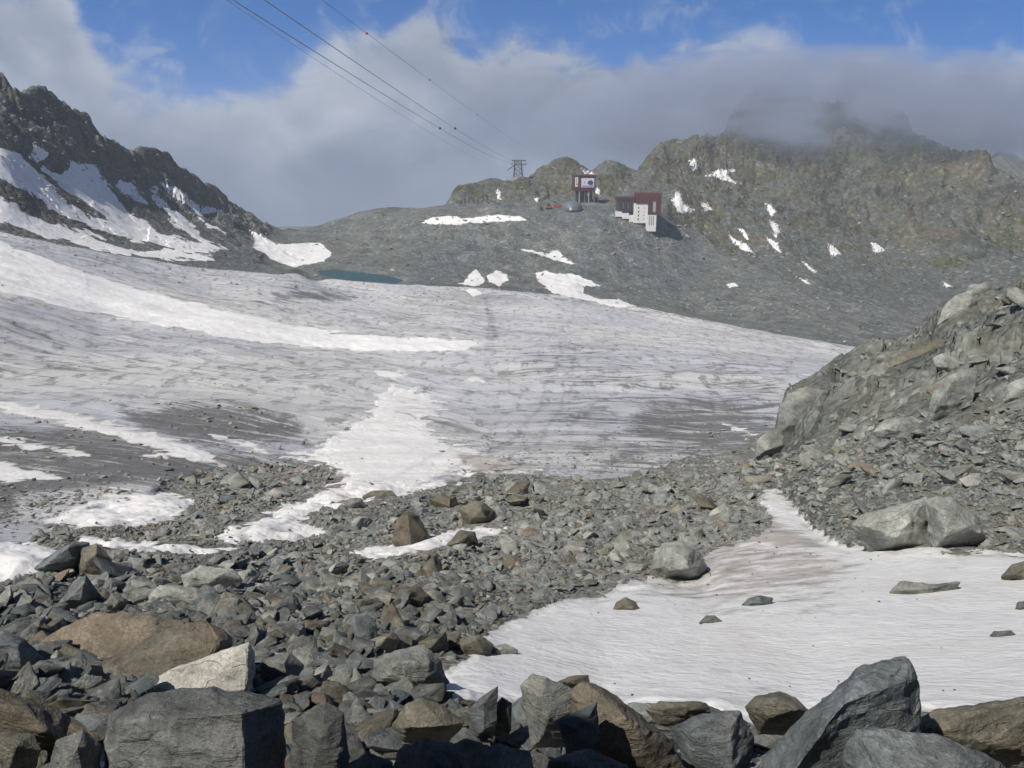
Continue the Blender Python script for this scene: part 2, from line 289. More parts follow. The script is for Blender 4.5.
def rock_mat(name, stops, vein=.0, rust=.25, rnd=True, sc_=1.0):
    m, nt = mat(name); n = N(nt)
    oi = n.new('ShaderNodeObjectInfo'); tc = n.new('ShaderNodeTexCoord')
    off = n.math('MULTIPLY', oi.outputs['Random'], 57.0)
    p = n.vmath('ADD', tc.outputs['Object'], n.comb(off, n.math('MULTIPLY', off, 1.7), off))
    base = n.ramp(oi.outputs['Random'], stops, 'CONSTANT') if rnd else n.ramp(n.noise(p, 1.1 * sc_, 3, .6, .6), [(.3, stops[0]), (.5, stops[1]), (.68, stops[2])])
    a = n.noise(p, 2.2 * sc_, 6, .65, .5)
    col = n.mix(1, base, n.ramp(a, [(.28, .52), (.5, 1.0), (.72, 1.5)]), 'MULTIPLY')
    fine = n.noise(p, 24 * sc_, 4, .7); col = n.mix(.8, col, n.ramp(fine, [(.3, .68), (.5, 1.0), (.75, 1.45)]), 'MULTIPLY')
    sp = n.vmath('MULTIPLY', p, (1.0, 1.3, 5.0)); st = n.noise(sp, 2.6 * sc_, 5, .65, 1.2)
    col = n.mix(.6, col, n.ramp(st, [(.3, .7), (.5, 1.0), (.7, 1.25)]), 'MULTIPLY')
    rm = n.mapr(n.noise(p, 1.4 * sc_, 5, .62, .8), .54, .68); col = n.mix(n.math('MULTIPLY', rm, rust), col, (.15, .10, .06))
    li = n.mapr(n.noise(p, 6 * sc_, 6, .7), .62, .70); col = n.mix(n.math('MULTIPLY', li, .35), col, (.24, .25, .20))
    if vein:
        w = n.noise(n.vmath('ADD', n.vmath('MULTIPLY', p, (1, 2.2, 1.6)), (3, 1, 9)), 1.0 * sc_, 2, .5, .3)
        ve = n.math('SUBTRACT', 1.0, n.mapr(n.math('ABSOLUTE', n.math('SUBTRACT', w, .5)), .0, .007)); ve = n.math('MULTIPLY', ve, n.mapr(n.noise(p, .9, 2), .5, .6))
        col = n.mix(n.math('MULTIPLY', ve, vein), col, (.42, .40, .35))
    ck = n.noise(n.vmath('MULTIPLY', n.vmath('ADD', p, (7, 3, 1)), (1.0, 1.2, 2.6)), 1.7 * sc_, 2, .5, .1)
    cr = n.math('MULTIPLY', n.math('SUBTRACT', 1.0, n.mapr(n.math('ABSOLUTE', n.math('SUBTRACT', ck, .5)), .0, .012)), n.mapr(n.noise(p, 2.3, 3), .52, .60))
    col = n.mix(n.math('MULTIPLY', cr, .4), col, (.05, .052, .05))
    spk = n.noise(p, 60 * sc_, 3, .75); col = n.mix(.6, col, n.ramp(spk, [(.32, .6), (.5, 1.0), (.72, 1.6)]), 'MULTIPLY')
    h = n.math('SUBTRACT', n.math('ADD', n.math('MULTIPLY', a, .6), n.math('ADD', n.math('MULTIPLY', st, .45), n.math('ADD', n.math('MULTIPLY', fine, .2), n.math('MULTIPLY', spk, .10)))), n.math('MULTIPLY', cr, .12))
    n.out(col, .85, n.bump(h, .9, .11 / sc_), .22)
    return m
GR, BL, BR, PA, OL = (.215, .225, .205), (.18, .195, .192), (.20, .165, .125), (.34, .335, .30), (.205, .20, .16)
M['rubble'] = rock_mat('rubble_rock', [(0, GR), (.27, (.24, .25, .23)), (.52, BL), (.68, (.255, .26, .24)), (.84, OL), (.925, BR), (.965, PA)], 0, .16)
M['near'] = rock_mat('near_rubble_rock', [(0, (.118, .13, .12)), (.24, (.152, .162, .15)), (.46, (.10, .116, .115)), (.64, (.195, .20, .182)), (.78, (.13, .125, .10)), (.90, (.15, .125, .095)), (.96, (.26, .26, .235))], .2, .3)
M['grey'] = rock_mat('grey_rock', [(.125, .133, .123), (.18, .188, .172), (.235, .235, .21)], .5, .2, False)
M['slate'] = rock_mat('slate_rock', [(.085, .10, .105), (.125, .142, .145), (.17, .178, .17)], .7, .2, False)
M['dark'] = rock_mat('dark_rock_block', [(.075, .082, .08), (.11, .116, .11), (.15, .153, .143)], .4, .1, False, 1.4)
M['brown'] = rock_mat('brown_rock', [(.095, .093, .078), (.13, .115, .088), (.165, .135, .10)], .15, .45, False)
M['olive'] = rock_mat('olive_boulder', [(.105, .103, .08), (.145, .137, .105), (.185, .175, .138)], .35, .4, False)
M['pale'] = rock_mat('pale_rock', [(.30, .295, .26), (.37, .36, .32), (.42, .41, .365)], .1, .15, False)
M['light'] = rock_mat('light_green_rock', [(.23, .245, .225), (.285, .295, .27), (.32, .32, .29)], .2, .2, False)

def snow_mat(name, ripple=1.0, scale=1.0, dirt=.25, base=(.80, .80, .795), base2=(.62, .60, .59), edge_=1.0):
    m, nt = mat(name); n = N(nt); p = n.pos()
    cups = n.noise(n.vmath('MULTIPLY', p, (.8, 1.0, 1.0)), 5.0 * scale, 4, .55, .3)
    rip = n.noise(n.vmath('MULTIPLY', n.vmath('ADD', p, n.comb(0, n.math('MULTIPLY', n.sep(p)[0], .45), 0)), (.9, 1.1, .6)), 3.4 * scale, 3, .55, .6)
    d1 = n.noise(p, .16 * scale, 6, .65, .6); d2 = n.noise(n.vmath('MULTIPLY', p, (.7, 1.1, 1)), 1.0 * scale, 6, .7); e = n.attr('dirt')
    col = n.mix(n.math('MULTIPLY', n.mapr(d2, .42, .66), .30), base, base2)
    col = n.mix(n.math('MULTIPLY', n.mapr(rip, .46, .64), .38), col, base2)
    col = n.mix(n.math('MULTIPLY', n.mapr(d1, .50, .72), dirt), col, (.50, .455, .41))
    dm = n.math('MULTIPLY', n.mapr(n.math('ADD', n.math('MULTIPLY', e, 1.0), n.math('MULTIPLY', n.math('SUBTRACT', d2, .5), 3.2)), .30, 1.0), .8)
    col = n.mix(dm, col, n.mix(n.mapr(d2, .5, .66), (.36, .325, .29), (.20, .19, .175)))
    grit = n.mapr(n.noise(p, 9 * scale, 3, .8), .66, .74); col = n.mix(n.math('MULTIPLY', grit, .35), col, (.3, .28, .25))
    ed = n.mapr(n.math('ADD', n.math('MULTIPLY', n.attr('edge'), .09 * edge_), n.math('MULTIPLY', n.math('SUBTRACT', d2, .5), 3.0)), .75, .0); col = n.mix(n.math('MULTIPLY', ed, .75), col, (.36, .345, .325))
    h = n.math('ADD', n.math('MULTIPLY', cups, .7), n.math('MULTIPLY', rip, .6))
    n.out(col, .75, n.bump(h, .55 * ripple, .14 / scale), .2)
    return m
M['snow_near'] = snow_mat('snow_near', .85, 1.0, .45, (.665, .668, .668), (.51, .51, .508))
M['snow_far'] = snow_mat('snow_far', .5, .12, .15, edge_=5.0)
M['snow_mid'] = snow_mat('snow_mid', .6, .35, .3, (.74, .735, .725), (.58, .57, .56), 2.4)

def ice_mat():
    m, nt = mat('glacier_ice'); n = N(nt); p = n.pos(); x = n.sep(p)
    lv = n.attr('level'); dirt = n.attr('dirt'); clean = n.attr('clean')
    q = n.comb(n.math('MULTIPLY', x[0], .012), n.math('MULTIPLY', lv, 7.0), 0.0)
    s1 = n.noise(q, 1.0, 8, .68, .35); q2 = n.comb(n.math('MULTIPLY', x[0], .028), n.math('MULTIPLY', lv, 24.0), 3.0); s2 = n.noise(q2, 1.3, 8, .74, .5)
    q3 = n.comb(n.math('MULTIPLY', x[0], .30), n.math('MULTIPLY', x[1], .16), 0.0); s3 = n.noise(q3, 1.0, 5, .75)
    big = n.noise(n.comb(n.math('MULTIPLY', x[0], .008), n.math('MULTIPLY', lv, 1.6), 5.0), 1.0, 5, .6, .6)
    col = n.mix(n.mapr(big, .36, .64), (.48, .50, .545), (.60, .598, .59))
    sm = n.mapr(n.noise(n.comb(n.math('MULTIPLY', x[0], .011), n.math('MULTIPLY', lv, 2.4), 11.0), 1.0, 5, .65, .8), .40, .62)
    col = n.mix(n.math('MULTIPLY', n.mapr(s1, .46, .62), n.math('ADD', n.math('MULTIPLY', sm, .5), .2)), col, (.33, .33, .34))
    col = n.mix(n.math('MULTIPLY', n.mapr(s2, .52, .60), n.math('ADD', n.math('MULTIPLY', sm, .62), .28)), col, (.21, .21, .215))
    col = n.mix(n.math('MULTIPLY', n.mapr(s2, .46, .34), .6), col, (.70, .70, .70))
    col = n.mix(n.math('MULTIPLY', n.mapr(s3, .51, .61), .65), col, (.19, .19, .185))
    dm = n.mapr(n.math('ADD', dirt, n.math('ADD', n.math('MULTIPLY', n.math('SUBTRACT', s2, .5), 2.8), n.math('MULTIPLY', n.math('SUBTRACT', s3, .5), 1.4))), .28, .9)
    col = n.mix(n.math('MULTIPLY', dm, .92), col, n.mix(s1, (.095, .10, .105), (.19, .187, .178)))
    col = n.mix(n.mapr(n.math('ADD', clean, n.math('MULTIPLY', n.math('SUBTRACT', s2, .5), 1.4)), .35, .7), col, (.76, .75, .735))
    h = n.math('ADD', s2, n.math('MULTIPLY', s3, .6))
    n.out(col, .7, n.bump(h, .7, .9), .3)
    return m
M['ice'] = ice_mat()
def plain(name, c, rough=.7, metal=0, var=.15, scale=2.0, spec=.3):
    m, nt = mat(name); n = N(nt); a = n.noise(n.pos(), scale, 4, .6)
    col = n.mix(1, c, n.ramp(a, [(.3, 1 - var), (.7, 1 + var)]), 'MULTIPLY'); n.out(col, rough, None, spec, metal); return m
M['white'] = plain('white_render', (.74, .73, .70)); M['red'] = plain('red_cladding', (.085, .030, .036)); M['redlit'] = plain('red_cladding_lit', (.11, .038, .040))  # roof red is the cladding colour lightened as if sunlit
M['glass'] = plain('dark_glass', (.03, .045, .06), .15, 0, .3, .4, .5); M['steel'] = plain('grey_steel', (.16, .165, .17), .5, .4); M['conc'] = plain('concrete', (.36, .36, .35), .9)
M['darks'] = plain('dark_steel', (.06, .06, .065), .6); M['dome'] = plain('blue_grey_membrane', (.12, .145, .17), .45); M['orange'] = plain('orange_paint', (.40, .16, .06), .5)
M['redp'] = plain('red_paint', (.30, .075, .065), .5); M['rubber'] = plain('black_rubber', (.03, .03, .03), .9); M['cable'] = plain('cable_steel', (.20, .22, .26), .5, .3); M['ball'] = plain('orange_marker', (.45, .14, .10), .6)
M['poster'] = plain('poster_paper', (.62, .62, .70)); M['posterblue'] = plain('poster_blue', (.05, .06, .13)); M['posterlilac'] = plain('poster_lilac', (.30, .30, .46))
m, nt = mat('meltwater'); n = N(nt); n.out(n.mix(n.noise(n.pos(), .05, 3), (.018, .055, .055), (.03, .08, .078)), .4, n.bump(n.noise(n.pos(), .7, 3), .15, .1), .5); M['water'] = m

# ------------------------------------------------------------------ mesh helpers
def props(o, label=None, cat=None, kind=None, group=None):
    if label: o['label'] = label
    if cat: o['category'] = cat
    if kind: o['kind'] = kind
    if group: o['group'] = group
    return o
def np_mesh(name, V, Fq, material, attrs=None, smooth=True):
    me = bpy.data.meshes.new(name); nv, nf = len(V), len(Fq); k = Fq.shape[1]
    me.vertices.add(nv); me.vertices.foreach_set('co', np.ascontiguousarray(V, np.float32).ravel())
    me.loops.add(nf * k); me.loops.foreach_set('vertex_index', np.ascontiguousarray(Fq, np.int32).ravel())
    me.polygons.add(nf); me.polygons.foreach_set('loop_start', np.arange(0, nf * k, k, dtype=np.int32))
    me.polygons.foreach_set('use_smooth', np.full(nf, smooth)); me.update(calc_edges=True)
    for a, v in (attrs or {}).items():
        at = me.attributes.new(a, 'FLOAT', 'POINT'); at.data.foreach_set('value', np.ascontiguousarray(v, np.float32))
    me.materials.append(material); o = bpy.data.objects.new(name, me); COL.objects.link(o); return o
VID = np.arange(NR * NC).reshape(NR, NC)
QUAD = np.stack([VID[:-1, :-1], VID[:-1, 1:], VID[1:, 1:], VID[1:, :-1]], -1)   # faces (NR-1, NC-1, 4)
XYZ = np.stack([X, Y, Z], -1).reshape(-1, 3)
cls = np.where(is_spur, 5, np.where(left_m, 2, np.where(right_m, 3, np.where(hill, 4, np.where(is_mor, 1, 0)))))
# dirt on ice
def soft(pts, w=8): return sstep(-w, w, poly_sd(pts, PX, PY))
dirt = np.zeros((NR, NC)); clean = np.zeros((NR, NC)); nearm = (R > 45) & (R < 700); s_ = np.where(nearm)[0]; sl = slice(s_[0], s_[-1] + 1)
def add_soft(A, pts, amt, w=8):
    A[sl] = np.maximum(A[sl], amt * sstep(-w, w, poly_sd(pts, PX[sl], PY[sl])))
add_soft(dirt, [(120, 412), (180, 404), (250, 404), (300, 420), (305, 440), (200, 446), (140, 430)], .98, 14)
add_soft(dirt, [(-60, 425), (100, 425), (230, 450), (330, 458), (350, 480), (300, 505), (120, 520), (-60, 520)], .95, 20)
add_soft(dirt, [(640, 405), (700, 395), (760, 400), (790, 425), (760, 455), (690, 462), (640, 445), (620, 425)], .88, 20)
add_soft(dirt, [(690, 372), (740, 368), (790, 385), (770, 400), (720, 392)], .6, 14)
add_soft(dirt, [(470, 470), (490, 456), (530, 462), (560, 476), (545, 482), (480, 480)], .7, 5)
add_soft(dirt, [(560, 440), (640, 430), (720, 450), (660, 475), (590, 470)], .55, 16)
add_soft(dirt, [(-60, 345), (120, 352), (330, 372), (300, 392), (100, 385), (-60, 380)], .34, 16)
add_soft(dirt, [(265, 290), (330, 292), (360, 295), (350, 302), (280, 300)], .75, 4)
add_soft(dirt, [(0, 233), (100, 254), (200, 270), (262, 278), (330, 287), (420, 294), (330, 296), (200, 282), (100, 268), (0, 246)], .42, 8)
add_soft(dirt, [(470, 285), (560, 292), (640, 306), (760, 330), (640, 314), (540, 300)], .5, 3)
add_soft(dirt, [(500, 340), (620, 330), (760, 350), (780, 385), (640, 400), (520, 375)], .30, 25)
add_soft(dirt, [(480, 296), (490, 296), (500, 330), (496, 356), (482, 352), (486, 322)], .5, 4)
add_soft(dirt, [(560, 330), (700, 330), (800, 370), (800, 460), (640, 470), (540, 420), (520, 360)], .36, 30)
add_soft(clean, [(10, 490), (120, 478), (250, 476), (230, 512), (120, 538), (10, 535)], .58, 12)
add_soft(clean, [(-60, 395), (60, 400), (220, 440), (240, 470), (120, 455), (-60, 425)], .35, 14)
add_soft(clean, [(-40, 243), (60, 268), (150, 296), (250, 319), (350, 338), (480, 340), (490, 346), (400, 353), (300, 346), (180, 328), (60, 304), (-40, 285)], .75, 6)
add_soft(clean, [(500, 300), (640, 314), (850, 352), (780, 372), (600, 362), (500, 345)], .33, 22)
add_soft(clean, [(640, 312), (720, 326), (800, 341), (870, 352), (820, 372), (760, 352), (690, 335)], .35, 12)
FLOW = LV + 1.9 * np.minimum(AZ[None] + .03, 0) + .07 * fbm(X / 80, Y / 80, 0 * X, 2) + .02 * fbm(X / 14, Y / 14, 0 * X, 2)
attrs_all = {'level': FLOW.ravel(), 'dirt': dirt.ravel(), 'clean': clean.ravel()}
def terrain_part(name, c, material):
    f = QUAD[cls[:-1, :-1] == c]; u, inv = np.unique(f.ravel(), return_inverse=True)
    o = np_mesh(name, XYZ[u], inv.reshape(-1, 4), material, {k: v[u] for k, v in attrs_all.items()} if c in (0, 1) else None)
    o['kind'] = 'structure'; return o
terrain_part('glacier', 0, M['ice'])['label'] = 'grey streaked glacier filling the bowl'
terrain_part('ground', 1, M['moraine'])['label'] = 'gravel ground under the foreground rubble'
terrain_part('mountain', 2, M['mount_l'])['label'] = 'dark rocky ridge falling from the left to the pass'
terrain_part('mountain', 3, M['mount_r'])['label'] = 'olive brown rocky mountain with its top in cloud'
terrain_part('hillside', 4, M['hill'])['label'] = 'grey moraine hillside below the cable car stations'
terrain_part('rock_spur', 5, M['spur'])['label'] = 'grey green rock spur rising beside the snow field'
# ground behind and beside the camera, so that the place goes on
vb = []; fb = []
ang = np.concatenate([np.linspace(math.radians(47), math.radians(313), 60)]); rb = np.array([.8, 2.2, 5, 12, 30, 80, 250])
zb = np.interp(rb, [.8, 2.2, 5, 12, 30, 80, 250], [-1.72, -2.0, -3.6, -7.2, -13, -24, -45])
for k, r0 in enumerate(rb):
    for a in ang:
        w = min(1.0, min(a - ang[0], ang[-1] - a) / .6); zz = (1 - w) * float(zat(np.array([r0 * math.sin(a if a < math.pi else a)]), np.array([r0 * math.cos(a)]))[0]) + w * (-1.72 - .04 * r0)
        vb.append((r0 * math.sin(a), r0 * math.cos(a), zz - .02))
na = len(ang)
for k in range(len(rb) - 1):
    for q in range(na - 1): fb.append((k * na + q, k * na + q + 1, (k + 1) * na + q + 1, (k + 1) * na + q))
vb.append((0, 0, -1.72)); 
o = np_mesh('ground', np.array(vb[:-1]), np.array(fb)[:, ::-1], M['moraine']); o['kind'] = 'structure'; o['label'] = 'stony shoulder behind the viewpoint'
me = bpy.data.meshes.new('ground'); ca = np.linspace(0, 2 * math.pi, 49)[:-1]
bm = bmesh.new(); cv = [bm.verts.new((.85 * math.sin(a), .85 * math.cos(a), -1.735)) for a in ca]; bm.faces.new(cv[::-1]); bm.to_mesh(me); bm.free(); me.materials.append(M['moraine'])
o = bpy.data.objects.new('ground', me); COL.objects.link(o); o['kind'] = 'structure'; o['label'] = 'patch of gravel at the viewpoint'
print('terrain meshes', time.time() - T0)

# ------------------------------------------------------------------ snow patches laid over the terrain
def biggest(k):
    """keep only the largest connected piece of a mask"""
    lab = np.where(k, np.arange(1, k.size + 1).reshape(k.shape), 0)
    for _ in range(4000):
        n_ = lab.copy()
        n_[1:] = np.maximum(n_[1:], lab[:-1]); n_[:-1] = np.maximum(n_[:-1], lab[1:]); n_[:, 1:] = np.maximum(n_[:, 1:], lab[:, :-1]); n_[:, :-1] = np.maximum(n_[:, :-1], lab[:, 1:])
        n_ = np.where(k, n_, 0)
        if (n_ == lab).all(): break
        lab = n_
    c = np.bincount(lab.ravel()); c[0] = 0; return lab == c.argmax() if c.max() > 0 else k
def snow_sheet(name, pts, material, thick, rough=1.0, dirtpolys=(), up=2, rpad=1.08, single=False, pc=2, grow=0.0):
    p = np.array(pts, float); x0, y0 = p.min(0) - 4; x1, y1 = p.max(0) + 4
    gx = np.linspace(x0, x1, max(10, min(160, int((x1 - x0) / 1.5)))); gy = np.linspace(y0, y1, max(10, min(120, int((y1 - y0) / 1.5))))
    qx, qy = np.meshgrid(gx, gy); qx, qy = qx.ravel(), qy.ravel(); inn = poly_sd(p, qx, qy) > 0
    if inn.sum() < 2: qx, qy, inn = p[:, 0], p[:, 1], np.ones(len(p), bool)
    _, _, _, rr, ii, cc = hit(qx[inn], qy[inn])
    r0, r1 = np.percentile(rr, pc) / rpad, np.percentile(rr, 100 - pc) * rpad
    i0, i1 = max(1, np.searchsorted(R, r0) - 3), min(NR - 3, np.searchsorted(R, r1) + 4)
    c0, c1 = max(0, cc.min() - 6), min(NC - 2, cc.max() + 7)
    ir = np.linspace(i0, i1, (i1 - i0) * up + 1); ic = np.linspace(c0, c1, (c1 - c0) * up + 1)
    rg = np.interp(ir, np.arange(NR), R); ag = np.interp(ic, np.arange(NC), AZ)
    xx = rg[:, None] * np.sin(ag)[None]; yy = rg[:, None] * np.cos(ag)[None]; zz = zat(xx, yy)
    px, py = proj(xx, yy, zz)
    s = np.median(rg) / F
    nz = (fbm(xx / (s * 22), yy / (s * 34), zz / (s * 22), 4) * 3.2 + fbm(xx / (s * 5), yy / (s * 9), zz / (s * 5), 2) * 1.0) * rough
    w = poly_sd(p, px, py) + nz + grow
    off = thick * (sstep(-.5, 14.0, w) - .04) + np.where(w < 0, w * thick * .35, 0)
    dv = np.zeros(px.shape)
    for dp, amt, wd in dirtpolys: dv = np.maximum(dv, amt * sstep(-wd, wd, poly_sd(dp, px, py)))
    keep = w > -1.2; nr, nc = px.shape; vid = np.arange(nr * nc).reshape(nr, nc)
    q = np.stack([vid[:-1, :-1], vid[:-1, 1:], vid[1:, 1:], vid[1:, :-1]], -1); kf = keep[:-1, :-1] & keep[1:, 1:] & keep[:-1, 1:] & keep[1:, :-1]
    kf = biggest(kf) if single else kf; f = q[kf]; u, inv = np.unique(f.ravel(), return_inverse=True)
    V = np.stack([xx, yy, zz + off], -1).reshape(-1, 3)[u]
    return np_mesh(name, V, inv.reshape(-1, 4), material, {'dirt': dv.ravel()[u], 'edge': w.ravel()[u]})
o = snow_sheet('snow_field', FIELD, M['snow_near'], .06, 2.0, [([(690, 552), (740, 522), (800, 535), (860, 570), (820, 604), (700, 610), (630, 594)], .80, 22), ([(752, 516), (790, 528), (832, 548), (780, 550), (730, 540)], 1.15, 8)], 2, 1.1, False, 0)
props(o, None, None, 'structure'); o['label'] = 'dirty old snow field in front of the rock spur'
o = snow_sheet('snow_field', [(-60, 215), (0, 240), (60, 262), (120, 282), (180, 298), (250, 315), (330, 330), (400, 336), (468, 338), (480, 345), (465, 352), (400, 354), (330, 350), (250, 343), (180, 329), (100, 316), (50, 305), (0, 285), (-60, 262)], M['snow_far'], .35, .9)
props(o, None, None, 'structure'); o['label'] = 'long white snow tongue lying across the glacier'
o = snow_sheet('snow_field', [(378, 387), (400, 384), (430, 394), (446, 402), (445, 412), (425, 422), (445, 440), (490, 452), (540, 470), (470, 474), (440, 478), (470, 486), (430, 492), (395, 497), (350, 503), (330, 508), (300, 522), (332, 532), (290, 542), (240, 546), (215, 540), (230, 526), (270, 515), (290, 502), (335, 488), (345, 478), (325, 464), (282, 455), (320, 445), (340, 430), (370, 410)],
               M['snow_mid'], .12, 2.8, [([(455, 452), (520, 456), (565, 478), (480, 482)], 1.1, 8), ([(390, 400), (440, 405), (430, 425), (390, 420)], .35, 10)])
props(o, None, None, 'structure'); o['label'] = 'broad white snow sheet between glacier and rubble'
PATCHES = [
 # pts, label, material
 ([(0, 150), (13, 153), (30, 166), (43, 179), (60, 196), (70, 209), (78, 220), (66, 217), (50, 208), (40, 199), (20, 186), (7, 178), (0, 175), (-40, 160), (-40, 130)], 'uppermost broad snow slope under the crags of the dark ridge', 'far'),
 ([(-40, 180), (0, 196), (20, 209), (40, 219), (66, 226), (86, 233), (110, 243), (135, 250), (128, 257), (100, 250), (66, 242), (33, 234), (0, 223), (-40, 205)], 'long snow apron where the dark ridge meets the glacier', 'far'),
 ([(43, 170), (62, 176), (73, 160), (96, 173), (113, 189), (128, 209), (137, 223), (160, 235), (199, 242), (227, 249), (199, 253), (166, 247), (133, 240), (110, 224), (83, 200), (60, 187)], 'largest branching snow gully in the middle of the dark ridge', 'far'),
 ([(106, 183), (133, 183), (147, 203), (126, 197)], 'small snow block above the branching gully on the dark ridge', 'far'),
 ([(146, 186), (156, 189), (186, 219), (201, 236), (226, 247), (193, 239), (173, 223), (159, 206)], 'narrow snow gully parallel to the large branching one', 'far'),
 ([(156, 179), (186, 196), (199, 206), (222, 210), (222, 213), (199, 214), (179, 200)], 'thin slanting snow strip highest below the ridge crest', 'far'),
 ([(196, 217), (213, 224), (229, 233), (226, 235), (210, 229)], 'short thin snow streak on bluish scree near the pass', 'far'),
 ([(33, 143), (50, 153), (37, 163), (31, 156)], 'little snow pocket high between the dark crags', 'far'),
 ([(58, 203), (75, 207), (95, 217), (124, 229), (152, 241), (132, 240), (95, 228), (70, 216)], 'thin snow ribbon between the lower apron and the branching gully', 'far'),
 ([(108, 203), (120, 208), (142, 222), (168, 241), (150, 237), (126, 222)], 'snow ribbon crossing the scree under the small snow block', 'far'),
 ([(130, 250), (165, 250), (205, 255), (225, 262), (180, 259), (140, 256)], 'low thin snow sheet at the very foot of the dark ridge', 'far'),
 ([(84, 163), (96, 166), (104, 178), (95, 176)], 'small snow fleck at the head of the branching gully', 'far'),
 ([(249, 230), (266, 236), (276, 243), (319, 243), (332, 253), (325, 262), (292, 267), (272, 260), (249, 247), (256, 241)], 'bright wide snow patch in the pass beside the pond', 'far'),
 ([(418, 223), (433, 216), (456, 216), (473, 219), (496, 215), (519, 216), (528, 220), (499, 222), (473, 222), (453, 225), (426, 225)], 'flat white snow patch on the plateau edge below the pylon', 'far'),
 ([(522, 249), (546, 253), (556, 250), (577, 265), (552, 261)], 'slanting snow wedge halfway down the moraine hillside', 'far'),
 ([(534, 273), (546, 270), (579, 275), (617, 291), (599, 287), (586, 286), (583, 293), (602, 299), (619, 298), (636, 306), (622, 308), (602, 304), (572, 299), (552, 293), (539, 283)], 'large hooked snow patch reaching down to the glacier edge', 'far'),
 ([(446, 283), (464, 282), (469, 273), (476, 269), (485, 278), (484, 283), (473, 287)], 'snow patch with a thin tail touching the glacier edge', 'far'),
 ([(486, 276), (496, 270), (507, 274), (510, 281), (499, 286), (489, 282)], 'rounded snow patch beside the one with a tail', 'far'),
 ([(463, 289), (476, 288), (483, 293), (473, 297)], 'small snow lens on the ice at the glacier edge', 'far'),
 ([(496, 188), (500, 190), (502, 199), (498, 200)], 'tiny upright snow spot on the hill under the pylon', 'far'),
 ([(533, 199), (537, 196), (540, 198), (537, 202)], 'tiny snow spot left of the tall billboard station', 'far'),
 ([(581, 168), (592, 171), (595, 177), (584, 174)], 'snow scrap on the knoll just above the billboard station', 'far'),
 ([(595, 187), (599, 188), (600, 194), (596, 193)], 'snow scrap touching the side of the billboard station', 'far'),
 ([(671, 201), (676, 190), (680, 191), (683, 203), (696, 211), (680, 214)], 'Y shaped snow patch right of the white and red station', 'far'),
 ([(705, 176), (721, 167), (734, 170), (728, 175), (739, 184), (716, 178)], 'star shaped snow patch high under the cloud', 'far'),
 ([(689, 161), (696, 158), (697, 163), (694, 171)], 'small snow spot highest on the olive shoulder', 'far'),
 ([(701, 203), (705, 203), (712, 210), (704, 211)], 'small snow spot just right of the Y shaped patch', 'far'),
 ([(729, 236), (746, 244), (755, 254), (742, 250)], 'longest snow streak in the cluster of gullies', 'far'),
 ([(738, 228), (743, 230), (751, 241), (746, 240)], 'short snow streak above the longest gully streak', 'far'),
 ([(765, 236), (778, 242), (782, 254), (774, 250)], 'lowest snow streak of the right hand gully cluster', 'far'),
 ([(769, 220), (777, 223), (781, 231), (776, 238), (772, 231)], 'bent snow streak in the middle of the right hand gully cluster', 'far'),
 ([(765, 203), (772, 206), (776, 212), (771, 218)], 'upper snow streak of the right hand gully cluster', 'far'),
 ([(828, 244), (834, 246), (841, 254), (830, 257)], 'lone triangular snow spot in the middle of the mountain flank', 'far'),
 ([(871, 243), (877, 243), (884, 250), (874, 252)], 'lone snow spot under the dark mountain buttress', 'far'),
 ([(801, 261), (806, 263), (817, 273), (808, 269)], 'slim snow streak above the old moraine path', 'far'),
 ([(797, 277), (806, 280), (819, 287), (806, 285)], 'slim snow streak lying along the old moraine path', 'far'),
 ([(725, 284), (734, 283), (738, 286), (729, 289)], 'small oval snow spot low on the scree slope', 'far'),
 ([(940, 279), (946, 282), (952, 287), (946, 287)], 'tiny snow spot above the top of the rock spur', 'far'),
 ([(794, 368), (804, 371), (816, 379), (808, 378)], 'thin snow strip on the ice beside the top of the spur cliff', 'mid'),
 ([(720, 421), (735, 425), (760, 435), (756, 438), (735, 430)], 'thin snow strip on dark ice below the spur cliff', 'mid'),
 ([(340, 552), (370, 546), (400, 545), (430, 534), (470, 527), (510, 526), (500, 536), (450, 546), (412, 554), (370, 559)], 'narrow snow strip enclosed by the boulder field', 'mid'),
 ([(-60, 535), (0, 540), (50, 545), (62, 556), (25, 575), (0, 583), (-60, 590)], 'snow patch beside the dark slate boulder at the picture edge', 'mid'),
 ([(75, 534), (130, 540), (200, 545), (242, 549), (200, 556), (130, 551), (80, 545)], 'long thin snow strip above the tan block', 'mid'),
 ([(45, 521), (75, 505), (110, 495), (160, 489), (197, 500), (175, 520), (130, 527), (70, 529)], 'ragged snow patch between two low rubble ridges', 'mid'),
 ([(-40, 398), (0, 402), (60, 408), (130, 427), (200, 447), (226, 466), (190, 462), (130, 441), (60, 424), (0, 411), (-40, 408)], 'longest white snow band crossing the dirty ice', 'mid'),
 ([(-40, 432), (0, 437), (60, 446), (115, 461), (60, 454), (0, 443), (-40, 440)], 'thin snow line just below the longest white band', 'mid'),
 ([(-60, 455), (0, 461), (40, 470), (72, 481), (0, 482), (-60, 480)], 'snow wedge on dirty ice at the picture edge', 'mid'),
 ([(203, 431), (250, 442), (284, 461), (262, 454), (215, 439)], 'slanting snow strip under the dark dirt patch', 'mid'),
 ([(130, 451), (160, 452), (172, 459), (140, 458)], 'short snow fleck among the bands of dirty ice', 'mid'),
 ([(376, 371), (400, 369), (410, 375), (395, 379), (378, 377)], 'small oval snow patch alone on the middle of the glacier', 'mid'),
 ([(463, 376), (478, 377), (487, 382), (472, 382)], 'small pale snow fleck on the ice right of the oval patch', 'mid'),
]
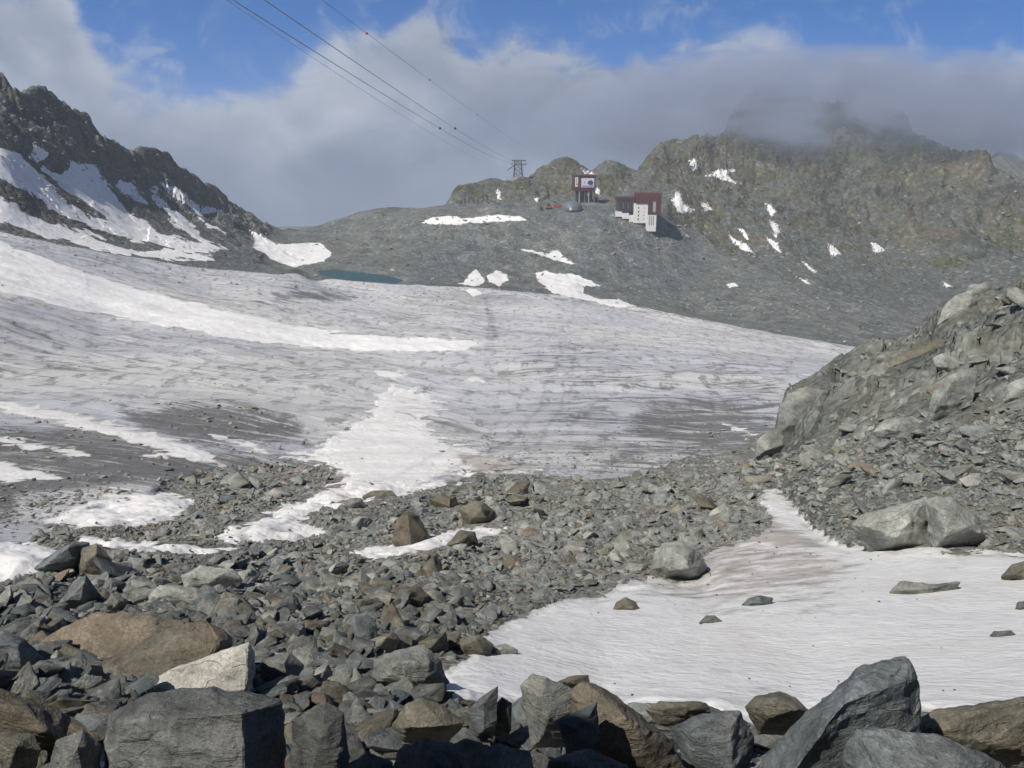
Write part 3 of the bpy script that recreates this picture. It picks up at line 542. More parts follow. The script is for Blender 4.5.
for pts, lab, k in PATCHES:
    far_ = k == 'far'; p = np.array(pts); span = float((p.max(0) - p.min(0)).max())
    o = snow_sheet('snow_patch', pts, M['snow_' + k], .6 if far_ else .14, (.4 if span < 30 else (1.4 if p[:, 0].mean() < 240 else .6)) if far_ else 1.4, (), 3 if span < 60 else 2, 1.03 if far_ else 1.12, True, 2, (1.3 if p[:, 0].mean() < 240 else .8) if far_ else 0.5)
    props(o, lab, 'snow patch', None, 'snow patches left from the winter')
print('snow', time.time() - T0)
# meltwater pond
bm = bmesh.new(); vs = []; pc_ = np.mean(POND, 0)
for q_ in POND:
    a, b = pc_ + (np.array(q_) - pc_) * 1.06; x, y, z = ray(a, b); t = PZ / z; vs.append(bm.verts.new((x * t, y * t, PZ)))
bm.faces.new(vs); bmesh.ops.recalc_face_normals(bm, faces=bm.faces)
me = bpy.data.meshes.new('water'); bm.to_mesh(me); bm.free(); me.materials.append(M['water']); o = bpy.data.objects.new('water', me); COL.objects.link(o); props(o, 'teal meltwater pond below the pass', None, 'structure')

# ------------------------------------------------------------------ rocks
def finish_rock(bm, target, amp, freq, seed, rough=1.0):
    for _ in range(6):
        bmesh.ops.triangulate(bm, faces=bm.faces[:])
        e = [e for e in bm.edges if e.calc_length() > target]
        if not e or len(bm.verts) > 9000: break
        bmesh.ops.subdivide_edges(bm, edges=e, cuts=1, use_grid_fill=False)
    bmesh.ops.triangulate(bm, faces=bm.faces[:]); bm.normal_update()
    v = np.array([q.co for q in bm.verts]); nn = np.array([q.normal for q in bm.verts]); o_ = seed * 3.7
    w = v * freq + o_
    d = amp * (fbm(w[:, 0], w[:, 1], w[:, 2], 3) + .8 * ridged(w[:, 0] * .9, w[:, 1] * .9, w[:, 2] * 2.4, 3) + blocks(w[:, 0] * 1.2, w[:, 1] * 1.2, w[:, 2] * 1.6) * .2 + blocks(w[:, 0] * 3, w[:, 1] * 3, w[:, 2] * 4, .9) * .32) + amp * .35 * rough * fbm(w[:, 0] * 5, w[:, 1] * 5, w[:, 2] * 5, 3)
    for q, dd, m_ in zip(bm.verts, d, nn): q.co += Vector(m_) * float(dd)
    bm.normal_update()
def bm_mesh(bm, name, material, angle=38):
    me = bpy.data.meshes.new(name); bm.to_mesh(me); bm.free(); me.materials.append(material)
    me.polygons.foreach_set('use_smooth', np.ones(len(me.polygons), bool)); me.set_sharp_from_angle(angle=math.radians(angle)); return me
def hull(pts, bev=.03):
    bm = bmesh.new(); [bm.verts.new(p) for p in pts]
    r = bmesh.ops.convex_hull(bm, input=bm.verts[:]); bmesh.ops.delete(bm, geom=[g for g in bm.verts if not g.link_faces], context='VERTS')
    bmesh.ops.dissolve_limit(bm, angle_limit=math.radians(7), verts=bm.verts[:], edges=bm.edges[:])
    bmesh.ops.bevel(bm, geom=bm.edges[:], offset=bev, offset_type='OFFSET', segments=1, profile=.6, affect='EDGES', clamp_overlap=True)
    bmesh.ops.recalc_face_normals(bm, faces=bm.faces[:]); return bm
def variant(seed, target=.22, flat=1.0):
    rr = random.Random(seed); pts = []
    ax = (1.08, rr.uniform(.62, .98), rr.uniform(.42, .8) * flat)
    for _ in range(rr.randint(9, 15)):
        d = Vector((rr.gauss(0, 1), rr.gauss(0, 1), rr.gauss(0, 1))); k = (abs(d.x) ** 5 + abs(d.y) ** 5 + abs(d.z) ** 5) ** .2; d /= k; d *= rr.uniform(.72, 1.0)
        pts.append((d.x * ax[0] * .5, d.y * ax[1] * .5, d.z * ax[2] * .5))
    bm = hull(pts, .014); finish_rock(bm, target, .022, 2.6, seed); return bm
VAR = [bm_mesh(variant(i, .24, .8 if i % 3 else .55), 'rubble_variant', M['rubble']) for i in range(26)]
VAR2 = []
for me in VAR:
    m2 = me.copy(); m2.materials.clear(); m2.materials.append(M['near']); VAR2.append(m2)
VARB = [bm_mesh(variant(100 + i, .10, .95 if i % 3 else .6), 'boulder', M['grey'], 32) for i in range(16)]
print('variants', time.time() - T0)
# --- heroes: traced outlines given their own distance, size and thickness
def hero(outline, material, label, D=None, thick=.7, front=None, seed=0, cat='boulder', sink=None, detail=1.0, name='boulder'):
    p = np.array(outline, float)
    if D is None:
        b = p[np.argsort(-p[:, 1])[:2]].mean(0); x, y, z, *_ = hit(b[0], b[1]); D = float(CP * y[0] - SP * z[0])
        D *= 1.0 + .25 * (p[:, 0].max() - p[:, 0].min()) / F
    k = D / F; wpx = (p[:, 0].max() - p[:, 0].min()); t = thick * min(wpx, (p[:, 1].max() - p[:, 1].min()) * 1.6) * k
    c = p.mean(0); pts = []
    rr = random.Random(seed + int(c[0] * 3))
    def W(px, py, dd):
        x, y, z = ray(px, py); q = D + dd; return Vector((float(x) * q, float(y) * q, float(z) * q))
    for i, q in enumerate(p): pts.append(W(q[0], q[1], rr.uniform(-.15, .15) * t))
    if front:
        for a, b, dd in front: pts.append(W(a, b, dd * t))
    else:
        for i, q in enumerate(p[::2]):
            f = rr.uniform(.35, .62); u = c + (q - c) * f + np.array([rr.uniform(-.06, .06) * wpx, 0]); pts.append(W(u[0], u[1], -t * rr.uniform(.35, .6)))
    for q in p: u = c + (q - c) * .82; pts.append(W(u[0], u[1] + 2, t * .9))
    low = p[:, 1].max(); s0 = np.array([c[0], low])
    for sx in (-.3, .3): pts.append(W(c[0] + sx * wpx, low + .12 * wpx, .35 * t))
    ctr = sum(pts, Vector()) / len(pts); base = Vector((ctr.x, ctr.y, min(q.z for q in pts)))
    size = wpx * k
    bm = hull([q - base for q in pts], .009 * size)
    bm2 = bm; target = max(.02, 4.0 * k) / detail
    finish_rock(bm2, max(target, size / 45), .019 * size, 1.6 / max(size, .01) * 1.4, seed + c[0] % 17)
    # normalise so that object coordinates span about one unit
    for v in bm2.verts: v.co /= size
    me = bm_mesh(bm2, name, material, 27)
    o = bpy.data.objects.new(name, me); COL.objects.link(o); o.location = base; o.scale = (size,) * 3
    props(o, label, cat, None, 'boulders of the rubble slope'); HEROES.append((p[:, 0].min(), p[:, 1].min(), p[:, 0].max(), p[:, 1].max(), poly_c(p))); return o
def poly_c(p): return p
HEROES = []
H = hero
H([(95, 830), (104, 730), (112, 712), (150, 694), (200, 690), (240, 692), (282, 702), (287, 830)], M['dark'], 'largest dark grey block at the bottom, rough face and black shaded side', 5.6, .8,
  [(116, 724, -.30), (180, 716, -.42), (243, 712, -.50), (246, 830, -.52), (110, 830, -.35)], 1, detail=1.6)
H([(130, 693), (160, 675), (200, 660), (235, 645), (250, 641), (256, 655), (252, 690), (200, 697), (150, 697)], M['pale'], 'pale cream slab lying just behind the largest dark block', None, .6,
  [(150, 688, -.2), (205, 672, -.3), (247, 650, -.25), (246, 690, -.5), (190, 697, -.5)], 2)
H([(40, 642), (60, 626), (100, 612), (150, 614), (185, 622), (180, 645), (110, 662), (60, 657)], M['brown'], 'broad brown boulder behind the rust streaked one', None, .7, [(70, 634, -.15), (150, 622, -.25), (176, 650, -.5), (110, 658, -.55), (62, 655, -.35)], 3)
H([(70, 677), (110, 655), (170, 628), (205, 624), (232, 640), (222, 655), (150, 684), (110, 692)], M['brown'], 'long rust streaked brown boulder above the pale slab', None, .7, [(105, 668, -.2), (175, 640, -.3), (218, 644, -.3), (205, 664, -.5), (150, 682, -.55), (95, 690, -.4)], 4)
H([(-30, 630), (0, 630), (25, 640), (48, 662), (30, 674), (-30, 672)], M['slate'], 'dark slate boulder at the picture edge left of the brown boulders', None, .7, None, 5)
H([(-30, 692), (0, 688), (30, 698), (70, 716), (66, 740), (30, 750), (-30, 748)], M['brown'], 'dark brown boulder in shade at the picture edge above the corner rocks', 6.6, .7, None, 6)
H([(36, 810), (56, 740), (84, 728), (102, 745), (92, 810)], M['grey'], 'grey wedge of rock touching the largest dark block', 5.4, .8, None, 7)
H([(-30, 738), (10, 730), (32, 734), (42, 750), (10, 785), (-30, 800)], M['olive'], 'olive rock in the bottom corner beside the grey wedge', 5.6, .7, None, 8)
H([(30, 571), (52, 553), (75, 540), (89, 543), (80, 560), (68, 570), (40, 577)], M['slate'], 'dark green slate boulder tilted beside the snow edge', None, .8, None, 9)
H([(77, 562), (82, 548), (97, 543), (112, 560), (106, 580), (80, 573)], M['olive'], 'tan block leaning on the dark green slate boulder', None, .8, None, 10)
H([(58, 604), (75, 580), (86, 575), (99, 592), (85, 604), (65, 612)], M['slate'], 'black shaded angular boulder below the tan block', None, .8, None, 11)
H([(148, 596), (160, 584), (198, 588), (212, 598), (190, 606), (155, 603)], M['light'], 'light grey flat slab beside a bright split stone', None, .6, None, 12)
H([(180, 576), (200, 566), (233, 569), (242, 580), (212, 592), (185, 589)], M['light'], 'broad light grey boulder behind the flat slab', None, .7, None, 13)
H([(392, 541), (397, 518), (408, 511), (419, 516), (429, 536), (415, 546), (396, 546)], M['brown'], 'upright brown block with a dark side near the enclosed snow strip', None, .9, [(408, 515, -.5), (411, 545, -.6), (396, 543, -.2)], 14)
H([(459, 508), (470, 502), (484, 502), (496, 512), (497, 521), (475, 529), (464, 523)], M['olive'], 'large olive boulder above the end of the enclosed snow strip', None, .8, None, 15)
H([(429, 499), (445, 496), (456, 497), (459, 505), (450, 510), (431, 508)], M['brown'], 'long dark brown stone at the upper edge of the rubble', None, .7, None, 16)
H([(361, 497), (371, 491), (392, 490), (397, 496), (380, 500)], M['olive'], 'thin dark slab lying on the broad snow sheet', None, .6, None, 17)
H([(343, 507), (350, 498), (361, 498), (367, 507), (350, 511)], M['grey'], 'rounded grey stone at the border of the broad snow sheet', None, .8, None, 18)
H([(445, 546), (460, 529), (475, 532), (479, 545), (460, 550)], M['olive'], 'olive pyramid boulder below the enclosed snow strip', None, .8, None, 19)
H([(650, 570), (653, 553), (662, 543), (680, 540), (697, 549), (707, 565), (700, 577), (682, 582), (660, 579)], M['light'], 'biggest rounded grey green boulder sitting at the snow field edge', None, .85, None, 20)
H([(612, 611), (616, 602), (626, 597), (636, 602), (641, 611), (626, 613)], M['olive'], 'lone olive trapezoid stone on the snow field', None, .8, None, 21)
H([(741, 605), (748, 598), (760, 595), (773, 598), (771, 606), (752, 609)], M['slate'], 'lone dark green stone on the brown stained snow', None, .8, None, 22)
H([(699, 622), (706, 615), (714, 615), (727, 624), (712, 626)], M['grey'], 'lone small grey wedge stone in the middle of the snow field', None, .8, None, 23)
H([(888, 592), (900, 582), (925, 583), (960, 582), (950, 588), (925, 597), (905, 600)], M['grey'], 'long flat grey slab on the snow field', None, .7, None, 24)
H([(999, 577), (1010, 566), (1032, 558), (1060, 570), (1040, 583), (1010, 582)], M['olive'], 'olive boulder on the snow cut by the picture edge', None, .8, None, 25)
H([(986, 639), (994, 631), (1012, 630), (1019, 639), (1003, 641)], M['slate'], 'dark blue grey stone on the snow below the flat slab', None, .8, None, 26)
H([(1014, 611), (1018, 602), (1034, 600), (1040, 612)], M['dark'], 'small dark stone on the snow at the picture edge', None, .8, None, 27)
H([(850, 526), (862, 515), (900, 505), (926, 498), (935, 520), (930, 548), (900, 548), (870, 541)], M['light'], 'big pale boulder with a brown stained flank at the foot of the spur', None, .8, None, 28)
H([(925, 500), (936, 495), (952, 498), (975, 516), (986, 536), (975, 548), (935, 549), (928, 530)], M['light'], 'big pale boulder right of the crack at the foot of the spur', None, .8, None, 29)
H([(755, 458), (757, 440), (770, 430), (786, 427), (790, 446), (778, 460)], M['grey'], 'grey boulder leaning under the spur cliff end', None, .9, None, 30)
H([(456, 646), (462, 637), (480, 634), (494, 645), (490, 656), (465, 659)], M['olive'], 'olive boulder at the lower corner of the snow field', None, .8, None, 31)
H([(487, 656), (492, 647), (505, 643), (518, 650), (512, 658)], M['light'], 'small pale stone on the snow next to the olive corner boulder', None, .8, None, 32)
H([(446, 648), (450, 634), (460, 632), (464, 645), (456, 652)], M['brown'], 'orange brown stone leaning on the olive corner boulder', None, .8, None, 33)
H([(369, 684), (375, 661), (395, 650), (425, 645), (440, 660), (450, 683), (430, 692), (390, 691)], M['grey'], 'big knobbly grey boulder at the lower tip of the snow field', None, .8, None, 34)
H([(360, 646), (375, 637), (394, 631), (400, 640), (385, 651), (365, 652)], M['olive'], 'olive wedge boulder above the knobbly grey one', None, .8, None, 35)
H([(408, 647), (425, 637), (446, 631), (449, 646), (430, 653)], M['brown'], 'reddish brown boulder above the knobbly grey one', None, .8, None, 36)
H([(259, 682), (262, 658), (290, 652), (304, 665), (299, 686), (275, 690)], M['grey'], 'grey boulder with brown foot right of the pale slab', None, .8, None, 37)
H([(303, 682), (317, 668), (328, 663), (337, 681), (320, 685)], M['pale'], 'small whitish stone between snow scraps right of the pale slab', None, .8, None, 38)
H([(466, 712), (482, 696), (498, 686), (497, 722), (490, 735), (470, 730)], M['slate'], 'pointed blue grey blade of rock at the snow tip', 8.6, .6, [(484, 702, -.4), (484, 730, -.4)], 39)
H([(494, 706), (502, 697), (512, 703), (511, 730), (493, 735)], M['dark'], 'black rock splinter beside the pointed blade', 8.8, .7, None, 40)
H([(391, 727), (405, 705), (420, 697), (440, 703), (465, 723), (450, 735), (410, 735)], M['olive'], 'olive roof shaped boulder left of the pointed blade', 7.4, .8, [(420, 700, -.1), (446, 726, -.55), (405, 728, -.5)], 41)
H([(735, 830), (760, 757), (800, 722), (830, 695), (852, 675), (858, 668), (880, 660), (906, 657), (911, 663), (913, 675), (921, 684), (918, 698), (904, 726), (862, 775), (820, 830)], M['slate'], 'largest leaning slate slab pointing up at the snow field', 7.0, .55,
  [(852, 690, -.35), (905, 680, -.30), (840, 705, -.62), (780, 790, -.65), (858, 700, -.30)], 42, detail=1.6)
H([(838, 810), (845, 740), (856, 726), (900, 730), (950, 738), (1003, 760), (1045, 810)], M['slate'], 'dark slate rock with a rust red patch in front of the leaning slab', 6.3, .7, [(860, 736, -.2), (880, 770, -.55), (960, 768, -.5)], 43, detail=1.4)
H([(903, 726), (935, 711), (985, 700), (1045, 693), (1060, 765), (960, 752), (920, 740)], M['olive'], 'wide olive brown boulder right of the leaning slab', 8.0, .7, None, 44)
H([(745, 707), (755, 697), (780, 691), (795, 697), (812, 711), (800, 724), (760, 727)], M['olive'], 'rounded olive boulder left of the leaning slab', 9.0, .8, None, 45)
H([(520, 686), (533, 672), (547, 677), (577, 690), (582, 717), (570, 740), (540, 740), (534, 703)], M['grey'], 'blue grey boulder with a quartz line at the lower snow edge', 8.2, .7, None, 46)
H([(568, 692), (585, 684), (610, 691), (642, 715), (672, 741), (692, 785), (680, 815), (600, 800), (576, 740)], M['brown'], 'large orange brown boulder at the lower snow edge', 6.8, .6, None, 47)
H([(558, 722), (575, 712), (597, 702), (600, 742), (585, 754), (563, 742)], M['slate'], 'dark slate block in front of the quartz lined boulder', 6.2, .7, None, 48)
H([(672, 727), (700, 714), (740, 711), (755, 740), (748, 790), (690, 785)], M['slate'], 'blue grey layered slab between the brown boulder and the leaning slab', 7.4, .7, None, 49)
H([(553, 683), (572, 676), (588, 675), (590, 681), (570, 686)], M['olive'], 'thin dark slab lying on snow behind the quartz lined boulder', 10.6, .6, None, 50)
H([(646, 710), (660, 700), (682, 702), (706, 703), (711, 712), (660, 719)], M['olive'], 'flat greenish stone at the snow edge behind the layered slab', 8.8, .7, None, 51)
for pts_, mt_, lb_, D_ in (([(928, 410), (934, 385), (958, 371), (978, 372), (974, 398), (950, 420), (932, 421)], 'light', 'tall smooth pale slab set in the middle of the spur face', None),
    ([(874, 432), (885, 420), (912, 416), (924, 422), (912, 436), (884, 438)], 'light', 'flat pale slab on the spur below the tall smooth one', None),
    ([(1004, 402), (1008, 384), (1024, 377), (1042, 384), (1040, 402), (1020, 408)], 'light', 'pale slab on the spur cut by the picture edge', None),
    ([(936, 326), (944, 306), (956, 294), (972, 291), (978, 302), (968, 318), (950, 330)], 'light', 'smooth pale slab standing at the crest of the spur', None),
    ([(962, 296), (970, 285), (990, 282), (1004, 286), (998, 295), (980, 299)], 'grey', 'overhanging capstone on the crest of the spur with a dark hollow below', None),
    ([(776, 438), (779, 406), (786, 393), (806, 386), (828, 390), (838, 410), (818, 436), (796, 450)], 'grey', 'massive grey block forming the cliff end of the spur', None),
    ([(826, 404), (846, 380), (884, 362), (906, 366), (900, 384), (866, 404), (840, 416)], 'grey', 'long tilted grey slab behind the cliff end of the spur', None),
    ([(880, 372), (905, 350), (940, 338), (966, 340), (950, 358), (914, 374)], 'olive', 'tilted olive slab along the upper face of the spur', None),
    ([(960, 352), (985, 334), (1024, 322), (1045, 326), (1030, 346), (990, 358)], 'olive', 'broad olive bedding slab near the picture edge of the spur', None)):
    H(pts_, M[mt_], lb_, D_, .45, None, 60, 'rock slab', name='rock_slab')['group'] = 'bedrock slabs of the spur'
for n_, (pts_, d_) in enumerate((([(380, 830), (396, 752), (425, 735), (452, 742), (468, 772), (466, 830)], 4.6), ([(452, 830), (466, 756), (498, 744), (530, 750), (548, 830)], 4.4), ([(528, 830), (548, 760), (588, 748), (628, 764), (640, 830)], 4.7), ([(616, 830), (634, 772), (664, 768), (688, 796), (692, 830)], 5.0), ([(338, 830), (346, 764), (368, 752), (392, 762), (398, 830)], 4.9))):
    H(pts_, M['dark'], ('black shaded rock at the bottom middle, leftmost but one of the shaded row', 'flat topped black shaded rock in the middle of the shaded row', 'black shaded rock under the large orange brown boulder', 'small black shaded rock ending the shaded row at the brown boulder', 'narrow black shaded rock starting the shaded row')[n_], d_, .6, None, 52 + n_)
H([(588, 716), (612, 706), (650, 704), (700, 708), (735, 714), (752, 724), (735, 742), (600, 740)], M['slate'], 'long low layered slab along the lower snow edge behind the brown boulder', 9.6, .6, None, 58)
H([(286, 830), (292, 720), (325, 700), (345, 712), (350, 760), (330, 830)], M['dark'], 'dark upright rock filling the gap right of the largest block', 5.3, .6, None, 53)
print('heroes', time.time() - T0)

# --- the scattered rest
def inside_hero(px, py):
    ins = np.zeros(px.shape, bool)
    for a, b, c, d, p in HEROES:
        m = (px > a) & (px < c) & (py > b) & (py < d)
        if m.any(): q = np.where(m)[0]; ins[q] |= poly_sd(p, px[q], py[q]) > -1
    return ins
snow_polys = [FIELD] + [p for p, _, k in PATCHES if k == 'mid'] + [[(378, 387), (430, 394), (446, 402), (425, 422), (445, 440), (540, 470), (440, 478), (470, 486), (395, 497), (330, 508), (300, 522), (332, 532), (290, 542), (215, 540), (230, 526), (290, 502), (345, 478), (282, 455), (340, 430)]]
def on_snow(px, py, grow=0, k=None):
    if k is not None: grow = grow - .42 * k
    m = np.zeros(px.shape, bool)
    for p in snow_polys: m |= poly_sd(p, px, py) > grow
    return m
def scatter(n, x0, x1, y0, y1):
    px = rng.uniform(x0, x1, n); py = rng.uniform(y0, y1, n); x, y, z, r, ri, ci = hit(px, py)
    a, sl_ = azsl(px, py); return px, py, x, y, z, r, np.where(CM[-1, ci] >= sl_ + .002, cls[ri, ci], 9)
rocks = []   # px, py, x, y, z, r, size, where
def keep_rocks(sel, data, size, where):
    px, py, x, y, z, r, c = data
    for q in np.where(sel)[0]: rocks.append((px[q], py[q], x[q], y[q], z[q], r[q], size[q], where))
def psize(n, lo, hi, a=1.9):
    u = rng.random(n); e = 1 - a; return (lo ** e + u * (hi ** e - lo ** e)) ** (1 / e)
def near_pass(n, y0, y1, lo, hi, smin, smax, a=1.9):
    d = scatter(n, -130, 1150, y0, y1); k = psize(n, lo, hi, a); dist = np.sqrt(d[5] ** 2 + d[4] ** 2); s = np.clip(k * dist / F, smin, smax)
    keep_rocks((d[6] == 1) & ~on_snow(d[0], d[1], 1.5, k) & (s > .5 * k * dist / F), d, s, 'rubble')
def phys_pass(n, y0, y1, smin, smax, a, kmin=3.4, kmax=40):
    d = scatter(n, -130, 1150, y0, y1); dist = np.sqrt(d[5] ** 2 + d[4] ** 2); s = psize(n, smin, smax, a); k = s * F / dist
    keep_rocks((d[6] == 1) & ~on_snow(d[0], d[1], 1.5, k) & (k > kmin) & (k < kmax), d, s, 'rubble')
phys_pass(42000, 440, 560, .14, .9, 3.0, 2.4, 20)
phys_pass(30000, 530, 660, .08, .7, 2.4, 3.2, 30)
phys_pass(16000, 640, 800, .05, .6, 2.0, 5, 60)
near_pass(500, 470, 620, 12, 28, .3, 1.3, 2.4)
near_pass(110, 482, 560, 16, 34, .5, 2.6, 1.8)
near_pass(190, 560, 700, 22, 50, .3, 1.6, 1.9)
near_pass(1000, 600, 800, 18, 50, .15, .9, 2.0)
near_pass(900, 690, 800, 16, 50, .1, .6, 1.9)
d = scatter(500, -60, 330, 560, 700); k = psize(500, 13, 32, 2.2); s = np.clip(k * np.hypot(d[5], d[4]) / F, .2, 1.1); keep_rocks((d[6] == 1) & ~on_snow(d[0], d[1], 0, k), d, s, 'rubble')
# spur: rubble on its lower slope, broken slabs above
d = scatter(17000, 730, 1160, 270, 560); k = psize(17000, 2.6, 13, 2.5); dist = np.hypot(d[5], d[4]); s = np.clip(k * dist / F, .15, 1.6)
low = np.interp(d[0], [760, 800, 900, 1024, 1160], [452, 448, 435, 415, 405])
keep_rocks((d[6] == 5) & ((d[1] > low + rng.normal(0, 14, len(low))) | (rng.random(len(low)) < .05)) & ~on_snow(d[0], d[1], 1), d, s, 'spur')
d = scatter(900, 760, 1100, 285, 550); k = psize(900, 10, 34, 2.0); s = np.clip(k * np.hypot(d[5], d[4]) / F, .5, 4.0)
keep_rocks((d[6] == 5) & (rng.random(900) < np.where(d[1] > 430, .35, .06)) & ~on_snow(d[0], d[1], 0), d, s, 'spur')
# debris on the dirty ice
d = scatter(9000, -60, 430, 395, 545); k = psize(9000, 2.5, 9, 2.2); dens = np.zeros(9000)
for pp, a in (([(200, 470), (345, 455), (350, 482), (250, 505), (190, 500)], 1.0), ([(0, 500), (60, 488), (200, 492), (330, 500), (180, 520), (0, 530)], .7), ([(160, 405), (250, 404), (300, 425), (220, 430)], .3), ([(-60, 470), (120, 470), (200, 480), (100, 500), (-60, 500)], .3), ([(-60, 420), (330, 420), (340, 545), (-60, 545)], .10)):
    dens = np.maximum(dens, a * sstep(-6, 6, poly_sd(pp, d[0], d[1])))
keep_rocks((d[6] == 0) & (rng.random(9000) < dens) & ~on_snow(d[0], d[1], 1), d, np.clip(k * d[5] / F, .1, 1.6), 'ice')
d = scatter(2500, 470, 800, 395, 480); k = psize(2500, 2, 7, 2.4); dn = sstep(60, 0, np.interp(d[0], [470, 600, 700, 760, 800], [472, 474, 458, 440, 430]) - d[1])
keep_rocks((d[6] == 0) & (rng.random(2500) < dn * .6), d, np.clip(k * d[5] / F, .1, 1.2), 'ice')
d = scatter(420, 0, 860, 235, 440); k = psize(420, 1.5, 4, 2.5); keep_rocks(d[6] == 0, d, k * d[5] / F, 'ice')
d = scatter(700, 0, 470, 228, 310); k = psize(700, 1.5, 5, 2.3); dn = sstep(26, 0, d[1] - np.interp(d[0], [0, 100, 200, 270, 330, 470], [235, 256, 270, 278, 286, 292]))
keep_rocks((d[6] == 0) & (rng.random(700) < dn), d, k * d[5] / F, 'ice')
# stones on the snow field and snow sheet
d = scatter(900, 450, 1040, 490, 700); k = psize(900, 1.5, 7, 2.6); dn = .06 + .6 * sstep(0, 14, 14 - poly_sd(FIELD, d[0], d[1])) + .6 * sstep(-10, 10, poly_sd([(690, 545), (740, 515), (830, 545), (800, 575), (700, 600)], d[0], d[1])); keep_rocks((poly_sd(FIELD, d[0], d[1]) > 1) & (rng.random(900) < dn), d, np.clip(k * d[5] / F, .04, .35), 'snow')
d = scatter(1600, 0, 560, 385, 560); k = psize(1600, 1.5, 8, 2.3); keep_rocks(on_snow(d[0], d[1], 1) & (d[1] < 565) & (rng.random(1600) < .35 * sstep(430, 520, d[1]) + .03), d, np.clip(k * d[5] / F, .1, .9), 'snow')
# far hillside and mountains
d = scatter(9000, -20, 1040, 60, 345); k = psize(9000, 1.3, 5.5, 2.5); pr = np.where(d[6] == 4, .75, np.where(d[6] == 2, .55, np.where(d[6] == 3, .25, 0)))
keep_rocks((rng.random(9000) < pr) & ((d[1] > 212) | (d[6] != 4)), d, k * d[5] / F, 'far')
A = np.array([q[:7] for q in rocks]); Wh = [q[7] for q in rocks]
hid = inside_hero(A[:, 0], A[:, 1]) & (A[:, 5] < 110)
big = A[:, 6] / np.maximum(np.hypot(A[:, 5], A[:, 4]), 1) * F
hid |= (A[:, 5] < 2.6)
vis = (A[:, 0] > 0) & (A[:, 0] < 1024) & (A[:, 1] < 775) & ~hid
order = np.argsort(-np.where(vis, big, 0)); indiv = set(order[:232].tolist())
KINDN = [('dark', 'dark grey', .30), ('grey', 'grey', .22), ('slate', 'dark slate', .16), ('olive', 'olive', .20), ('brown', 'brown', .12)]
KIND = [('grey', 'grey', .34), ('light', 'light grey', .24), ('slate', 'dark slate', .18), ('olive', 'olive', .13), ('brown', 'brown', .11)]
def region(px, py, wh):
    if wh == 'snow': return 'lying loose on the snow'
    if wh == 'ice': return 'stranded on the dirty glacier ice'
    if wh == 'spur': return 'on the rock face of the spur' if py < 420 else ('in the rubble slope under the spur' if px < 930 else 'in the rubble above the pale cracked boulders')
    if py > 690: return 'in the bottom row near the largest dark block' if px < 300 else ('in the shaded hollow at the bottom middle' if px < 520 else 'by the lower edge of the snow field near the leaning slab')
    if py > 620: return 'around the rust streaked brown boulder' if px < 240 else 'between the pale slab and the knobbly grey boulder'
    if py > 560: return 'below the dark green slate boulder' if px < 240 else ('in the middle of the wide rubble bank' if px < 420 else 'along the upper edge of the snow field')
    if px < 250: return 'around the tan block at the rubble edge'
    return 'around the enclosed snow strip' if px < 520 else 'in the fine rubble above the snow field'
idx_small = [q for q in range(len(rocks)) if q not in indiv and not hid[q]]
for q in sorted(indiv):
    px, py, x, y, z, r, s = A[q]; rr = random.Random(q); u = rr.random(); acc = 0
    for mk, word, w in (KINDN if r < 24 else KIND):
        acc += w
        if u < acc: break
    if Wh[q] == 'spur' and mk in ('slate', 'brown'): mk, word = 'grey', 'grey'
    o = bpy.data.objects.new('boulder', VARB[q % len(VARB)]); COL.objects.link(o)
    o.material_slots[0].link = 'OBJECT'; o.material_slots[0].material = M[mk]
    o.location = (x, y, z + s * .10); o.scale = (s * rr.uniform(.9, 1.2), s * rr.uniform(.8, 1.1), s * rr.uniform(.75, 1.05)); o.rotation_euler = (rr.gauss(0, .28), rr.gauss(0, .28), rr.uniform(0, 6.28))
    shp = 'angular' if q % len(VARB) % 3 else 'flat'
    reg = region(px, py, Wh[q]); props(o, f'{word} {shp} boulder {reg}', 'boulder', None, f'{word} {shp} boulders {reg}')
# the mass of smaller rubble: one object
q = np.array(idx_small); rr_ = np.random.default_rng(5); nq = len(q)
pm = bpy.data.meshes.new('rubble'); pm.vertices.add(nq); co = A[q][:, 2:5].copy(); sz = A[q][:, 6]; co[:, 2] += sz * .06 + np.where(np.array([Wh[t] == 'snow' for t in q]), .07 + .12 * sz, 0); pm.vertices.foreach_set('co', co.astype(np.float32).ravel())
at = pm.attributes.new('rot', 'FLOAT_VECTOR', 'POINT'); at.data.foreach_set('vector', np.stack([rr_.normal(0, .35, nq), rr_.normal(0, .35, nq), rr_.uniform(0, 6.283, nq)], 1).astype(np.float32).ravel())
at = pm.attributes.new('scl', 'FLOAT_VECTOR', 'POINT'); at.data.foreach_set('vector', (sz[:, None] * rr_.uniform(.8, 1.25, (nq, 3)) * np.array([1.08, 1.0, .82])).astype(np.float32).ravel())
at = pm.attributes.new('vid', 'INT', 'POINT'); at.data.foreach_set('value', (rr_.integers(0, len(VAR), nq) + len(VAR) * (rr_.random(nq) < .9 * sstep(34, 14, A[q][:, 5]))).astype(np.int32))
rub = bpy.data.objects.new('rubble', pm); COL.objects.link(rub); props(rub, 'loose grey rubble and stones of all sizes', None, 'stuff')
pc = bpy.data.collections.new('rubble_kinds')
for i, me in enumerate(VAR + VAR2):
    ob = bpy.data.objects.new('rubble_kind_%02d' % i, me); pc.objects.link(ob)
ng = bpy.data.node_groups.new('scatter', 'GeometryNodeTree'); ng.interface.new_socket('Geometry', in_out='INPUT', socket_type='NodeSocketGeometry'); ng.interface.new_socket('Geometry', in_out='OUTPUT', socket_type='NodeSocketGeometry')
gi, go = ng.nodes.new('NodeGroupInput'), ng.nodes.new('NodeGroupOutput'); iop = ng.nodes.new('GeometryNodeInstanceOnPoints'); ci = ng.nodes.new('GeometryNodeCollectionInfo')
